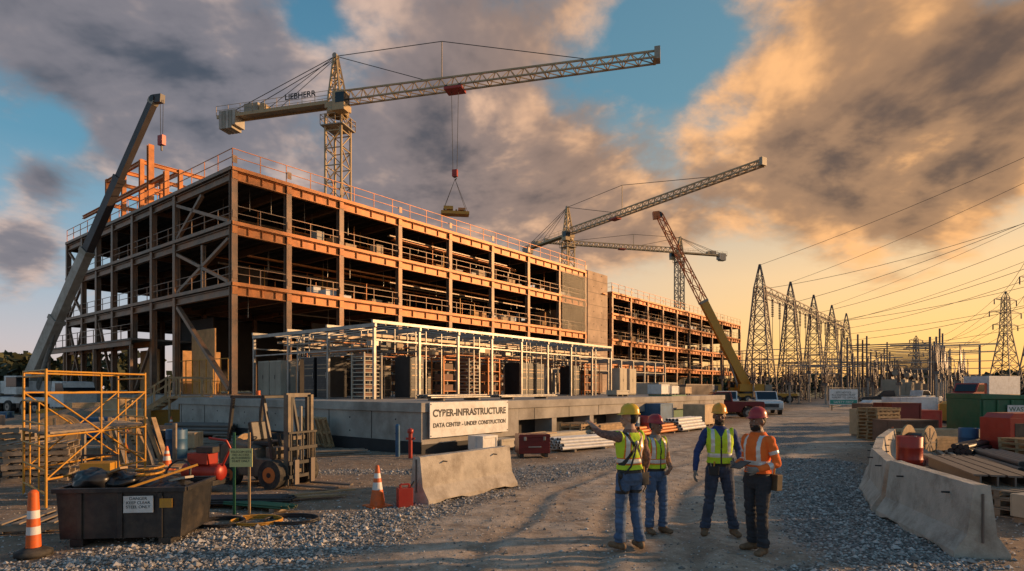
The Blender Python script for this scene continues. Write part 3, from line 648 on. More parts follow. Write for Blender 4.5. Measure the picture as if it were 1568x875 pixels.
def tower_crane(loc,head,zj,Lj,Lc,ap,w,t,trolley,hookz=None,label=False,mastm=M_CRY,z0=0):
    e=empty('tower_crane',loc,head)
    b=MB(); lattice_mast(b,0,0,z0,zj-1.3,w,mastm,t*1.2); b.obj('mast',e)
    b=MB()
    b.rev((0,0,zj-1.3),[(w*.5,0),(w*.62,.1),(w*.62,.55),(w*.5,.6)],M_CRY,18); b.b2(-w*.55,w*.55,-w*.5,w*.5,zj-.7,zj-.1,M_CRY); 
    b.b2(-w*.7,w*.7,-w*.7,w*.7,zj-2.6,zj-2.5,M_CRG); railing(b,[(-w*.7,-w*.7),(w*.7,-w*.7),(w*.7,w*.7),(-w*.7,w*.7),(-w*.7,-w*.7)],zj-2.5,1,M_CRY,1)
    b.b2(w*.3,w*.3+1.3,-w*.5-1.1,-w*.5-.05,zj-1.6,zj+.3,M_CRY); b.b2(w*.3+.35,w*.3+1.32,-w*.5-1.12,-w*.5-.03,zj-.9,zj+.1,M_GLASS)
    b.obj('slewing_unit_and_cab',e)
    b=MB(); tri_truss(b,w*.4,Lj,zj,1.25,1.15,M_CRY,t*.9,1.4,.85); b.beam((Lj,-.6,zj),(Lj,.6,zj),t*1.5,t*1.5,M_CRY); b.b2(Lj,Lj+.5,-.5,.5,zj-.1,zj+1.0,M_CRG); b.obj('jib',e)
    b=MB()
    for s in(-.6,.6): b.beam((-w*.4,s,zj),(-Lc,s,zj),.16,.35,M_CRY)
    b.b2(-Lc,-w*.4,-.58,.58,zj-.02,zj+.03,M_CRG); railing(b,[(-w*.4,-.72),(-Lc,-.72)],zj+.1,1.0,M_CRY,1.5,.025); railing(b,[(-w*.4,.72),(-Lc,.72)],zj+.1,1.0,M_CRY,1.5,.025)
    for i in range(5): b.b2(-Lc+.35+i*.42,-Lc+.35+i*.42+.36,-.75,.75,zj-1.35+(.3 if i==4 else 0),zj+.55,M_CRG if i%2 else M_CRW)
    b.b2(-Lc+3.3,-Lc+5.0,-.5,.5,zj+.04,zj+1.1,M_CRG); b.cyl((-Lc+5.6,-.5,zj+.5),(-Lc+5.6,.5,zj+.5),.45,M_CRY,n=14)
    b.obj('counter_jib',e)
    b=MB(); az=ap
    for sx_,sy in((-.5,-.5),(.5,-.5),(-.5,.5),(.5,.5)): b.beam((sx_*w*.8,sy*w*.8,zj),(-.25+sx_*.3,sy*.3,az),t*1.2,t*1.2,M_CRY)
    n=4
    for i in range(1,n+1):
        q=i/n; q0=(i-1)/n
        def pt(sx_,sy,q): return (sx_*w*.8*(1-q)+(-.25+sx_*.3)*q,sy*w*.8*(1-q)+sy*.3*q,zj+(az-zj)*q)
        cs=[(-.5,-.5),(.5,-.5),(.5,.5),(-.5,.5)]
        for j in range(4):
            b.beam(pt(*cs[j],q),pt(*cs[(j+1)%4],q),t*.6,t*.6,M_CRY); b.beam(pt(*cs[j],q0),pt(*cs[(j+1)%4],q),t*.6,t*.6,M_CRY)
    b.cyl((-.25,-.3,az+.1),(-.25,.3,az+.1),.25,M_CRG,n=12)
    b.obj('tower_head',e)
    b=MB(); r=t*.25
    b.cyl((-.25,0,az+.1),(Lj*.30,0,zj+1.2),r,M_CABLE,n=5); b.cyl((-.25,0,az+.1),(Lj*.36,0,az-.1),r,M_CABLE,n=5); b.cyl((Lj*.36,0,az-.1),(Lj*.80,0,zj+1.05),r,M_CABLE,n=5)
    b.beam((Lj*.36,0,zj+1.2),(Lj*.36,0,az-.1),t*.5,t*.5,M_CRY)
    for s in(-.5,.5): b.cyl((-.3,s*.3,az),(-Lc+1.5,s,zj+.3),r,M_CABLE,n=5); b.cyl((-.3,s*.3,az),(-Lc*.55,s,zj+.3),r*.8,M_CABLE,n=5)
    b.obj('pendant_lines',e)
    b=MB(); b.b2(trolley-.9,trolley+.9,-.7,.7,zj-.35,zj-.12,M_RED); 
    for xx in(-.7,.7):
        for s in(-.62,.62): b.cyl((trolley+xx,s-.05,zj-.1),(trolley+xx,s+.05,zj-.1),.16,M_BLK,n=10)
    b.obj('trolley',e)
    if hookz:
        b=MB()
        for xx in(-.35,.35): b.cyl((trolley+xx,0,zj-.3),(trolley+xx*.6,0,hookz+.7),.025,M_CABLE,n=5)
        b.b2(trolley-.25,trolley+.25,-.18,.18,hookz,hookz+.65,M_RED); b.cyl((trolley,-.2,hookz+.4),(trolley,.2,hookz+.4),.25,M_RED,n=14)
        for q in range(5):
            a0=R(-60+q*50);a1=R(-60+(q+1)*50); b.cyl((trolley+.14*math.sin(a0),0,hookz-.2+.14*math.cos(a0)),(trolley+.14*math.sin(a1),0,hookz-.2+.14*math.cos(a1)),.045,M_BLK,n=6)
        b.obj('hook_block',e)
    if label: text('maker_panel_text','LIEBHERR',.85,M_TXT,e,(-3.9,-.80,zj+.95),(R(90),0,0),bold=.02)
    return e
h1=math.atan2(-.256,.967); c1=(-17.8,61,0)
tower_crane(c1,h1,31.2,31.5,14.2,36.0,1.8,.15,12.7,22.6,True)
p=Vector(c1)+Vector((.967,-.256,0))*12.7
e=empty('suspended_load',(p.x,p.y,0),R(8)); b=MB()
for q in range(4): b.beam((-1.35,-.45+q*.3,19.0),(1.35,-.45+q*.3,19.0),.2,.28,M_YEL)
for x in(-.9,.1,.9): b.b2(x-.08,x+.08,-.65,.65,19.15,19.27,M_CRY)
b.b2(-1.1,-.2,-.5,.5,19.28,19.6,M_YEL); b.b2(.3,1.0,-.4,.4,19.28,19.5,M_STEEL); b.obj('steel_bundle',e)
b=MB()
for x in(-1.2,1.2):
    for y in(-.45,.45): b.cyl((x,y,19.1),(0,0,22.35),.02,M_CABLE,n=5)
b.obj('slings',e)
h2=math.atan2(-.85,.53); tower_crane((11.3,120,0),h2,33,44,16,38.5,1.8,.2,14,None)
h3=math.atan2(-11,-36.6); tower_crane((44.9,160,0),h3,38.5,38,14.5,42.5,1.8,.22,17,None,mastm=M_CRG)
# ---------------------------------------------------------------- mobile cranes
def wheel(b,x,y,z,r,w,m=M_GALV):
    b.cyl((x,y-w/2,z),(x,y+w/2,z),r,M_RUB,n=20); b.cyl((x,y-w/2-.008,z),(x,y+w/2+.008,z),r*.55,m,n=14); b.cyl((x,y-w/2-.02,z),(x,y+w/2+.02,z),r*.18,M_BLK,n=8)
def mobile_crane(loc,rz,piv,tip,w0,w1,mats,body,hook=None,lattice=False):
    e=empty('mobile_crane',loc,rz); b=MB()
    b.b2(-6,4.6,-1.1,1.1,.85,1.35,body); b.b2(4.6,6.4,-1.25,1.25,.6,1.7,body); b.extr([(4.7,1.7),(6.4,1.7),(6.1,2.6),(4.8,2.65)],-1.2,1.2,body)
    b.extr([(5.2,1.8),(6.37,1.8),(6.13,2.5),(5.2,2.5)],-1.21,1.21,M_GLASS)
    for x in(-4.8,-3.3,-1.2,1.0,2.6,5.0):
        for s in(-1,1): wheel(b,x,s*1.05,.55,.55,.38)
    for x in(-5.5,3.6):
        for s in(-1,1): b.b2(x-.2,x+.2,s*1.1,s*2.6,.75,1.0,M_BLK); b.cyl((x,s*2.55,.08),(x,s*2.55,.9),.1,M_GALV,n=10); b.cyl((x,s*2.55,0),(x,s*2.55,.08),.35,M_BLK,n=12)
    b.obj('carrier',e,bevel=.03)
    b=MB(); b.cyl((piv.x,0,1.35),(piv.x,0,1.65),1.0,M_BLK,n=20); b.b2(piv.x-2.2,piv.x+1.3,-1.0,1.0,1.65,2.7,body); b.b2(piv.x-3.2,piv.x-2.2,-1.2,1.2,1.5,2.6,M_CRG)
    b.b2(piv.x+.2,piv.x+1.9,-1.9,-1.02,1.6,3.1,body); b.b2(piv.x+.5,piv.x+1.92,-1.92,-1.0,2.2,3.0,M_GLASS); b.obj('superstructure',e,bevel=.03)
    b=MB(); n=len(mats); 
    for i,m in enumerate(mats):
        a=piv.lerp(tip,i/n); c=piv.lerp(tip,(i+1)/n); q0=w0+(w1-w0)*i/n; q1=w0+(w1-w0)*(i+1)/n
        if lattice and i>=n-2:
            d,x,y=b.frame(a,c); L=(c-a).length; k=max(3,int(L/ (q0*1.3))); 
            for sx_ in(-1,1):
                for sy in(-1,1): b.beam(a+x*sx_*q0/2+y*sy*q0/2,c+x*sx_*q1/2+y*sy*q1/2,.12,.12,m)
            for j in range(k):
                A=a.lerp(c,j/k);B=a.lerp(c,(j+1)/k); s=1 if j%2 else -1; qq=q0*.5
                b.beam(A+x*s*qq+y*qq,B-x*s*qq+y*qq,.08,.08,m); b.beam(A+x*s*qq-y*qq,B-x*s*qq-y*qq,.08,.08,m); b.beam(A+y*s*qq+x*qq,B-y*s*qq+x*qq,.08,.08,m); b.beam(A+y*s*qq-x*qq,B-y*s*qq-x*qq,.08,.08,m)
        else:
            b.beam(a,c,q0*.75,q0,m); b.beam(c-(c-a).normalized()*.35,c,q0*.85,q0*1.12,m if not i%2 else M_CRG)
    b.beam(tip,tip+Vector((.9 if tip.x>piv.x else -.9,0,-.1)),w1*.9,w1*1.4,mats[-1]); b.cyl(tip+Vector((0,-.25,0)),tip+Vector((0,.25,0)),w1*.6,M_BLK,n=12)
    b.cyl(Vector((piv.x+(1.0 if tip.x>piv.x else -1.0),0,1.7)),piv.lerp(tip,.27),.17,M_GALV,n=10)
    b.obj('boom',e)
    if hook:
        b=MB(); ht=tip+Vector((.8 if tip.x>piv.x else -.8,0,-.2))
        for s in(-.16,.16): b.cyl(ht+Vector((s,0,0)),ht+Vector((s*.7,0,-hook)),.02,M_CABLE,n=5)
        b.b2(ht.x-.25,ht.x+.25,ht.y-.15,ht.y+.15,ht.z-hook-.7,ht.z-hook,M_RED); b.cyl(ht+Vector((0,-.17,-hook-.35)),ht+Vector((0,.17,-hook-.35)),.24,M_RED,n=12); b.beam(ht+Vector((0,0,-hook-1.1)),ht+Vector((0,0,-hook-.7)),.1,.1,M_BLK)
        b.obj('hook',e)
ang=math.atan2(-6,13.8); Lh=math.hypot(6,13.8)
mobile_crane((-40.2,50,0),ang,Vector((-.5,0,2.6)),Vector((Lh,0,23.4)),1.0,.42,[M_CRW,M_CRW,M_CRD,M_CRD],M_WHT,2.6)
mobile_crane((34.2,85,0),R(180),Vector((.8,0,2.4)),Vector((13.2,0,26.8)),1.2,.75,[M_YEL,M_YEL,M_ORG,M_ORG],M_YEL,None,True)
# ---------------------------------------------------------------- vehicles
def pickup(name,loc,rz,m):
    e=empty(name,loc,rz); b=MB(); Wd=.95
    def arch(cx,r=.46): return [(cx+r*math.cos(t),.42+r*math.sin(t)) for t in np.linspace(math.pi,0,9)]
    prof=[(-2.8,.5)]+arch(-1.75)+arch(1.75)+[(2.75,.5),(2.8,.95),(2.55,1.08),(1.1,1.16),(-2.8,1.16)]
    b.extr([(x,z) for x,z in prof],-Wd,Wd,m)
    b.extr([(-.75,1.16),(1.15,1.16),(.45,1.82),(-.6,1.86)],-Wd+.14,Wd-.14,m)
    b.obj('body',e,bevel=.03)
    b=MB(); b.extr([(-.62,1.22),(.92,1.22),(.38,1.76),(-.5,1.78)],-Wd+.13,Wd-.13,M_GLASS)
    b.beam((1.10,0,1.2),(.50,0,1.80),1.45,.03,M_GLASS); b.b2(-2.7,-.85,-Wd+.1,Wd-.1,1.161,1.17,M_BLK)
    b.b2(2.76,2.84,-.6,.6,.62,.88,M_BLK); b.b2(-2.9,-2.78,-.85,.85,.45,.6,M_GALV); b.b2(2.74,2.9,-.9,.9,.42,.58,M_GALV)
    for s in(-1,1): b.b2(2.72,2.81,s*.66,s*.92,.75,.95,M_WHT); b.b2(-2.82,-2.78,s*.75,s*.93,.75,1.05,M_RED); b.b2(.75,.95,s*.9,s*1.12,1.18,1.36,M_BLK)
    for x in(-1.75,1.75):
        for s in(-1,1): wheel(b,x,s*.84,.39,.39,.25)
    b.obj('trim_and_wheels',e)
    return e
pickup('pickup_truck',(14.8,42.5,0),R(172),M_MAR); pickup('pickup_truck',(20.8,49,0),R(75)+math.pi,M_WHT)
pickup('pickup_truck',(18.2,50.5,0),R(-110),M_WHT)
for (x,y,rz,m) in((-42,52,5,M_WHT),(-47,60,10,M_BLK),(-38,62,-5,M_WHT),(-56,66,0,M_RED),(60,92,30,M_WHT),(71,100,40,M_RED),(-45,70,0,M_BEIGE),(52,76,20,M_WHT),(44,70,160,M_BLK)): pickup('pickup_truck',(x,y,0),R(rz),m)
def box_truck(loc,rz,mc,mb):
    e=empty('box_truck',loc,rz); b=MB(); b.b2(-3.5,1.2,-1.2,1.2,1.0,3.3,mb); b.b2(-3.6,3.2,-.5,.5,.6,.95,M_BLK)
    b.extr([(1.35,.6),(3.4,.6),(3.45,1.6),(2.9,1.75),(2.5,2.6),(1.35,2.6)],-1.1,1.1,mc); b.extr([(1.7,1.75),(2.82,1.75),(2.45,2.45),(1.7,2.45)],-1.11,1.11,M_GLASS); b.beam((2.93,0,1.78),(2.55,0,2.5),1.9,.03,M_GLASS)
    for x in(-2.6,2.4):
        for s in(-1,1): wheel(b,x,s*1.0,.48,.48,.3)
    b.obj('body',e,bevel=.03)
box_truck((47.5,60,0),R(200),M_RED,M_WHT); box_truck((-50,54,0),R(10),M_BLU,M_WHT)
def container(loc,rz,m,L=6.1,name='shipping_container'):
    b=MB(); H=2.6;W=2.44
    b.b2(-L/2+.05,L/2-.05,-W/2+.05,W/2-.05,.12,H-.05,m)
    for x in np.arange(-L/2+.2,L/2-.15,.28):
        for s in(-1,1): b.b2(x,x+.14,s*(W/2-.05),s*(W/2-.012),.2,H-.15,m)
    for x in(-L/2,L/2-.12):
        for y in(-W/2,W/2-.12): b.b2(x,x+.12,y,y+.12,0,H,m)
    for z in(.0,H-.12):
        for y in(-W/2,W/2-.1): b.b2(-L/2+.12,L/2-.12,y+.005,y+.1,z+.004,z+.115,m)
    for y in(-.6,-.2,.2,.6): b.cyl((L/2+.0,y,.15),(L/2+.0,y,H-.15),.03,M_GALV,n=6)
    return b.obj(name,None,loc,rz)
container((21.5,72,0),UA,M_POLE,8.5); container((24,80,0),UA,mat('container_grey',(.33,.33,.34),.6,.2,.2,2),12); container((12.5,52,.0),UA,M_BEIGE,4)
e=empty('pipe_rack',Vector(D0)+U*24+Vv*12,UA); b=MB()
for x in np.arange(0,22,2.4):
    for y in(0,4): b.b2(x-.07,x+.07,y-.07,y+.07,0,4.6,M_GALV)
    b.beam((x,0,4.6),(x,4,4.6),.12,.14,M_GALV); b.beam((x,0,3.5),(x,4,3.5),.1,.1,M_GALV)
for y in(0,1,2,3,4):
    for z in(3.6,4.7): b.cyl((0,y,z),(21.6,y,z),.06,M_GALV,n=6)
b.obj('frame',e)
# ---------------------------------------------------------------- substation
e=empty('substation_gantry',(37.4,90,0),UA); b=MB()
def taper_tower(b,x,y,h,w0,w1,m,t,seg,z0=0):
    def cs(q): w_=w0+(w1-w0)*q; return [(x-w_/2,y-w_/2,z0+h*q),(x+w_/2,y-w_/2,z0+h*q),(x+w_/2,y+w_/2,z0+h*q),(x-w_/2,y+w_/2,z0+h*q)]
    for i in range(seg):
        a=cs(i/seg);c=cs((i+1)/seg)
        for j in range(4):
            k=(j+1)%4; b.beam(a[j],c[j],t,t,m); b.beam(a[j],c[k],t*.55,t*.55,m); b.beam(a[k],c[j],t*.55,t*.55,m); b.beam(c[j],c[k],t*.55,t*.55,m)
for i in range(5):
    x=i*18.6; taper_tower(b,x,0,17.4,4.2,1.3,M_POLE,.18,8); taper_tower(b,x,0,3.4,1.3,.15,M_POLE,.12,2,17.4)
for i in range(4):
    x0=i*18.6+.6;x1=(i+1)*18.6-.6
    n=10
    for s in(-.6,.6):
        for z in(16.4,17.6): b.beam((x0,s,z),(x1,s,z),.14,.14,M_POLE)
        for k in range(n):
            xa=x0+(x1-x0)*k/n; xb=x0+(x1-x0)*(k+1)/n; b.beam((xa,s,16.4 if k%2 else 17.6),(xb,s,17.6 if k%2 else 16.4),.09,.09,M_POLE)
            b.beam((xa,-.6,16.4),(xa,.6,17.6),.07,.07,M_POLE)
    for k in range(4):
        xx=x0+(x1-x0)*(k+.5)/4
        for z in np.arange(13.6,16.3,.28): b.cyl((xx,0,z),(xx,0,z+.14),.22,M_INS,n=8)
        b.cyl((xx,0,6.5),(xx,0,16.4),.045,M_CABLE,n=5)
b.obj('lattice_frame',e)
e=empty('substation_equipment',(37,86,0),UA); b=MB(); rr=random.Random(5)
for i in range(120):
    x=rr.uniform(-6,80); y=rr.choice([-20,-16,-12,-8,-4,1,5,-22]); h=rr.uniform(3.2,7.5)
    b.beam((x,y,0),(x,y,h*.6),.2,.2,M_GALV); b.b2(x-.5,x+.5,y-.3,y+.3,h*.6,h*.6+.35,M_POLE)
    for q in(-.4,.4):
        b.rev((x+q,y,h*.6+.35),[(.14,0),(.2,.1),(.1,.2),(.2,.3),(.1,.4),(.2,.5),(.1,.6),(.18,.7),(.09,.8),(.16,.9),(.08,1.0),(.05,h*.4+.6)],M_INS,8)
    if rr.random()<.6: b.beam((x,y-4,h+.9),(x,y+5,h+.9),.09,.09,M_GALV)
for i in range(34):
    x=rr.uniform(0,70); y=rr.choice([-20,-12,-6]); z=rr.choice([5,6,7.5]); b.cyl((x,y,z),(x+rr.uniform(6,14),y,z),.06,M_GALV,n=6)
for i in range(16):
    x=2+i*4.7; 
    for y in(-19,-9): b.cyl((x,y,0),(x,y,8.2+rr.uniform(-1,3.5)),.14,M_POLE,n=8)
    b.beam((x,-19,7.9),(x,-9,7.9),.12,.14,M_POLE); b.beam((x,-19,5.6),(x,-9,5.6),.1,.12,M_POLE)
for x in(6,22,38):
    b.b2(x-2.2,x+2.2,-16.2,-13.6,.3,3.3,M_CRG)
    for q in range(8): b.b2(x-2+q*.5,x-1.8+q*.5,-16.9,-16.2,.6,2.9,M_CRG)
    b.cyl((x-1.5,-15,4.2),(x+1.5,-15,4.2),.4,M_CRG,n=12)
    for q in(-1.2,0,1.2): b.cyl((x+q,-14.5,3.3),(x+q,-14.2,5.4),.16,M_INS,.08,n=8)
b.obj('switchgear',e)
b=MB()
for i in range(8):
    x=62+i*2.6; b.cyl((x,-24,0),(x,-24,11+rr.uniform(-1,1)),.2,M_POLE,n=8)
b.beam((62,-24,10),(81,-24,10),.25,.3,M_POLE); b.beam((62,-24,8),(81,-24,8),.25,.3,M_POLE)
b.obj('pole_row',e)
b=MB()
for i in range(36):
    b.cyl((i*2.5,0,0),(i*2.5,0,2.2),.04,M_GALV,n=6)
for z in(.15,1.2,2.15): b.cyl((0,0,z),(87.5,0,z),.02,M_GALV,n=5)
for i in range(350): b.beam((i*.25,0,.1),(i*.25+(.25 if i%2 else -.25),0,2.15),.01,.01,M_GALV)
b.obj('chain_link_fence',None,(33,62,0),UA)
def pylon(loc,rz,H,t):
    e=empty('transmission_pylon',loc,rz); b=MB(); taper_tower(b,0,0,H*.6,H*.22,H*.07,M_POLE,t,6); taper_tower(b,0,0,H*.34,H*.07,H*.045,M_POLE,t*.8,5,H*.6); taper_tower(b,0,0,H*.06,H*.045,.1,M_POLE,t*.6,1,H*.94)
    for z,a in((.68,.18),(.80,.23),(.92,.16)):
        for s in(-1,1):
            b.beam((0,0,H*z),(s*H*a,0,H*z),t*.7,t*.7,M_POLE); b.beam((0,0,H*(z+.035)),(s*H*a,0,H*z),t*.5,t*.5,M_POLE); b.beam((0,.03*H,H*z),(s*H*a,0,H*z),t*.4,t*.4,M_POLE)
            b.cyl((s*H*a,0,H*z-H*.05),(s*H*a,0,H*z),t*.7,M_INS,n=6)
    b.obj('lattice',e)
pylon((121.7,147,0),R(20),26,.2); pylon((183,270,0),R(20),26,.28); pylon((102.3,115,0),R(20),29,.2); pylon((236,330,0),R(20),27,.35); pylon((78,58,0),R(60),40,.3)
b=MB()
def wire(a,c,sag,r=.035,n=14):
    a=Vector(a);c=Vector(c); pts=[a.lerp(c,i/n)-Vector((0,0,sag*4*(i/n)*(1-i/n))) for i in range(n+1)]
    for p,q in zip(pts,pts[1:]): b.cyl(p,q,r,M_CABLE,n=4,caps=False)
T=lambda i,z,dy=0:Vector((37.4,90,z))+U*(18.6*i)+Vv*dy
wire(T(0,20.7),(78,58,38),1.2,.028); wire(T(1,20.7),(78,58,36.5),1.5,.028)
for i,z,c,s,r_ in((1,17.0,(83,60,33),2.0,.035),(2,17,(83,60,31),2.5,.035),(3,17,(86,60,28),2.5,.04),(4,17,(88,62,27),2.5,.04),(2,15,(92,66,24),2.5,.035),(4,14,(92,66,22),2.5,.045),(4,19,(95,70,32),2.0,.035),
    (0,17,(80,58,30),2.5,.03),(3,20.7,(83,58,34.5),1.6,.03),(3,14,(90,62,20),2,.035),(4,11,(95,66,17),1.5,.035)): wire(T(i,z),c,s,r_)
for s,z in((-.18,.68),(.18,.68),(.23,.80),(-.23,.80),(.16,.92),(-.16,.92)):
    wire((102.3+s*27,115+s*9,29*z),(121.7+s*24,147+s*9,26*z),1.0,.04); wire((121.7+s*24,147+s*9,26*z),(183+s*24,270+s*9,26*z),4,.05); wire((183+s*24,270+s*9,26*z),(236+s*24,330+s*9,26*z),4,.07)
    wire((78+s*20,58+s*20,40*z),(102.3+s*27,115+s*9,29*z),2,.032)
b.obj('power_lines')
# ---------------------------------------------------------------- distant trees
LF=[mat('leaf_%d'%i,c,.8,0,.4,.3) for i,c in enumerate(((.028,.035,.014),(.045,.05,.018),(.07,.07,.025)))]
def tree_mass(name,x0,y0,x1,y1,n,hmin,hmax,depth,leaf):
    b=MB(); rn=random.Random(n)
    for i in range(n):
        t=rn.random(); x=x0+(x1-x0)*t+rn.gauss(0,2); y=y0+(y1-y0)*t+rn.uniform(-depth,depth); H=rn.uniform(hmin,hmax)*(.8+.35*noise.noise((x*.03,y*.03,2)))
        b.cyl((x,y,0),(x+rn.uniform(-.3,.3),y,H*.6),.25,M_INS,.1,n=5)
        for k in range(int(46)):
            a=rn.uniform(0,6.28); rr_=abs(rn.gauss(0,1))*H*.24; zc=H*(.2+.75*rn.random()**.8); rr_*=max(.25,1-abs(zc/H-.5)*1.3)
            c=Vector((x+rr_*math.cos(a),y+rr_*math.sin(a),zc)); s=leaf*rn.uniform(.6,1.5)
            p1=Vector((rn.gauss(0,1),rn.gauss(0,1),rn.gauss(0,1))).normalized()*s; p2=Vector((rn.gauss(0,1),rn.gauss(0,1),rn.gauss(0,1))).normalized()*s
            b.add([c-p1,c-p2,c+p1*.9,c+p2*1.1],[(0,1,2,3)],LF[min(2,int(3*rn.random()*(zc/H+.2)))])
    return b.obj(name)
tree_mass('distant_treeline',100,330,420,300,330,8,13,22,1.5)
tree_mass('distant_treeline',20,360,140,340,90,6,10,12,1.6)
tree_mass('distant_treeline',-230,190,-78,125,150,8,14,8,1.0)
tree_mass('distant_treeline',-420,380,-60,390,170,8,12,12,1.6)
tree_mass('shrubs',70,118,160,125,70,1.5,3.2,5,.5)
# ---------------------------------------------------------------- barriers, cones
def barrier(p,q,H=.84):
    p=Vector((*p,0));q=Vector((*q,0)); L=(q-p).length; c=(p+q)/2; a=math.atan2(q.y-p.y,q.x-p.x)
    b=MB(); pr=[(-.30,.0),(.30,.0),(.30,.08),(.155,.30),(.085,H),(-.085,H),(-.155,.30),(-.30,.08)]
    vs=[];fs=[]; n=8; xs_=np.linspace(-L/2,L/2,13)
    for x in xs_:
        for k,(y,z) in enumerate(pr):
            zz_=z+(random.uniform(-.004,.004) if z>0 else 0); 
            if z==0 and (.28<abs(x)<.52 or L/2-.75<abs(x)<L/2-.3): zz_=.05
            vs.append((x,y,zz_))
    for i in range(len(xs_)-1):
        for k in range(n): j=(k+1)%n; fs.append((i*n+k,(i+1)*n+k,(i+1)*n+j,i*n+j))
    fs.append(tuple(range(n))[::-1]); fs.append(tuple((len(xs_)-1)*n+k for k in range(n)))
    b.add(vs,[f[::-1] for f in fs],M_BARR)
    for s in(-1,1):
        b.cyl((s*L*.28,-.2,.72),(s*L*.28,.2,.72),.014,M_BLK,n=6)
        b.beam((s*(L/2-.06),0,H-.002),(s*(L/2-.06),0,H+.004),.09,.09,M_GALV); b.box((s*(L/2+.012),0,.5),(.03,.02,.6),M_POLE)
    return b.obj('concrete_barrier',None,c,a,bevel=.012)
barrier((-1.72,10.75),(-.12,12.9)); 
barrier((5.72,7.25),(6.28,9.75),.9); barrier((6.35,9.95),(7.45,12.2),.86); barrier((7.6,12.4),(9.2,14.9)); barrier((9.4,15.2),(11.6,18.2)); 
def cone(loc,h=.7):
    b=MB(); b.b2(-.19,.19,-.19,.19,0,.03,M_ORN)
    r=lambda z:.14-.11*(z/h)
    for z0,z1,m in((.03,h*.42,M_ORN),(h*.42,h*.60,M_WHT),(h*.60,h*.7,M_ORN),(h*.7,h*.82,M_WHT),(h*.82,h,M_ORN)): b.rev((0,0,0),[(r(z0),z0),(r(z1),z1)],m,20)
    b.rev((0,0,0),[(r(h),h),(r(h)*.6,h+.01),(0,h+.01)],M_ORN,20); return b.obj('traffic_cone',None,loc,random.random())
cone((-2.37,10.5,0),.72); cone((-8.8,15.2,0),.6); cone((15.4,25,0),.85); cone((13.6,21.3,0),.7); cone((27,40,0),.8); cone((30,46,0),.8); cone((-16,28,0),.75); cone((-12.6,19.5,0),.75)
def delineator(loc,h=.78):
    b=MB(); b.rev((0,0,0),[(0,0),(.2,0),(.2,.05),(.13,.08),(.09,.1)],M_RUB,20); zs=[.1,.26,.36,.46,.56,.66,h]
    ms=[M_ORN,M_WHT,M_ORN,M_WHT,M_ORN,M_ORN]
    for a,c,m in zip(zs,zs[1:],ms): b.rev((0,0,0),[(.085-.03*(a/h),a),(.085-.03*(c/h),c)],m,20)
    b.rev((0,0,0),[(.055,h),(.03,h+.03),(0,h+.035)],M_ORN,16); return b.obj('traffic_delineator',None,loc)
delineator((-5.98,7.45,0)); delineator((-6.75,7.2,0),.6)
# ---------------------------------------------------------------- scaffold tower
A=Vector((-8.05,10.3,0));B=Vector((-9.5,11.6,0));Cc=Vector((-8.0,13.0,0));Dd=Vector((-9.45,14.3,0)); b=MB(); r=.022; Z=Vector((0,0,1))
for p in(A,B,Cc,Dd):
    b.cyl(p,p+Z*2.42,r,M_YEL,n=8); b.b2(p.x-.08,p.x+.08,p.y-.08,p.y+.08,0,.02,M_GALV)
for p,q in((A,B),(Cc,Dd)):
    for z in(.25,.65,1.05,1.45,1.85,2.3,2.4): b.cyl(p+Z*z,q+Z*z,r*.9,M_YEL,n=6)
    m1=p.lerp(q,.3); m2=p.lerp(q,.7); 
    for m_ in(m1,m2): b.cyl(m_+Z*.25,m_+Z*1.85,r*.7,M_YEL,n=6)
for p,q in((A,Cc),(B,Dd)):
    for z in(.5,1.25,2.0,2.38): b.cyl(p+Z*z,q+Z*z,r*.9,M_YEL,n=6)
    b.cyl(p+Z*.5,q+Z*2.0,r*.7,M_YEL,n=6); b.cyl(q+Z*.5,p+Z*2.0,r*.7,M_YEL,n=6)
mid=(A+Cc)/2; b.cyl(mid,mid+Z*2.38,r*.8,M_YEL,n=6)
for i in range(5):
    t=(i+.5)/5; b.beam(A.lerp(B,t)+Z*1.30,Cc.lerp(Dd,t)+Z*1.30,.24,.04,M_WOODG)
b.obj('scaffold_tower')
# ---------------------------------------------------------------- steel waste bin
e=empty('steel_waste_bin',(-5.22,8.35,0),R(6)); b=MB(); 
L,Wd,H=1.6,.95,.74
b.extr([(-L/2+.05,.1),(L/2-.05,.1),(L/2,H),(-L/2,H)],-Wd/2,-Wd/2+.03,M_BLK); b.extr([(-L/2+.05,.1),(L/2-.05,.1),(L/2,H),(-L/2,H)],Wd/2-.03,Wd/2,M_BLK)
tl=math.atan2(.05,H-.1)
for s in(-1,1): b.box((s*(L/2-.042),0,(H+.1)/2),(.03,Wd-.07,H-.1),M_BLK,ry=s*tl)
b.b2(-L/2+.08,L/2-.08,-Wd/2+.04,Wd/2-.04,.1,.14,M_BLK)
for y in(-Wd/2-.02,Wd/2+.02): b.beam((-L/2-.03,y,H),(L/2+.03,y,H),.06,.06,M_BLK)
for x in(-L/2-.02,L/2+.02): b.beam((x,-Wd/2,H),(x,Wd/2,H),.055,.055,M_BLK)
for x in(-.5,0,.5): b.b2(x-.03,x+.03,-Wd/2-.025,-Wd/2-.002,.1,H-.04,M_BLK)
for x in(-.55,.55): b.b2(x-.08,x+.08,-Wd/2,Wd/2,0,.098,M_BLK)
b.obj('bin_shell',e,bevel=.005)
b=MB(); b.b2(.05,.42,-Wd/2-.035,-Wd/2-.028,.44,.66,M_WHT); b.b2(.5,.66,-Wd/2-.035,-Wd/2-.028,.5,.62,M_YEL); b.obj('label',e)
text('label_text','DANGER\nKEEP CLEAR\nSTEEL ONLY',.055,M_TXT,e,(.235,-Wd/2-.037,.57),(R(90),0,0),ext=.001)
b=MB()
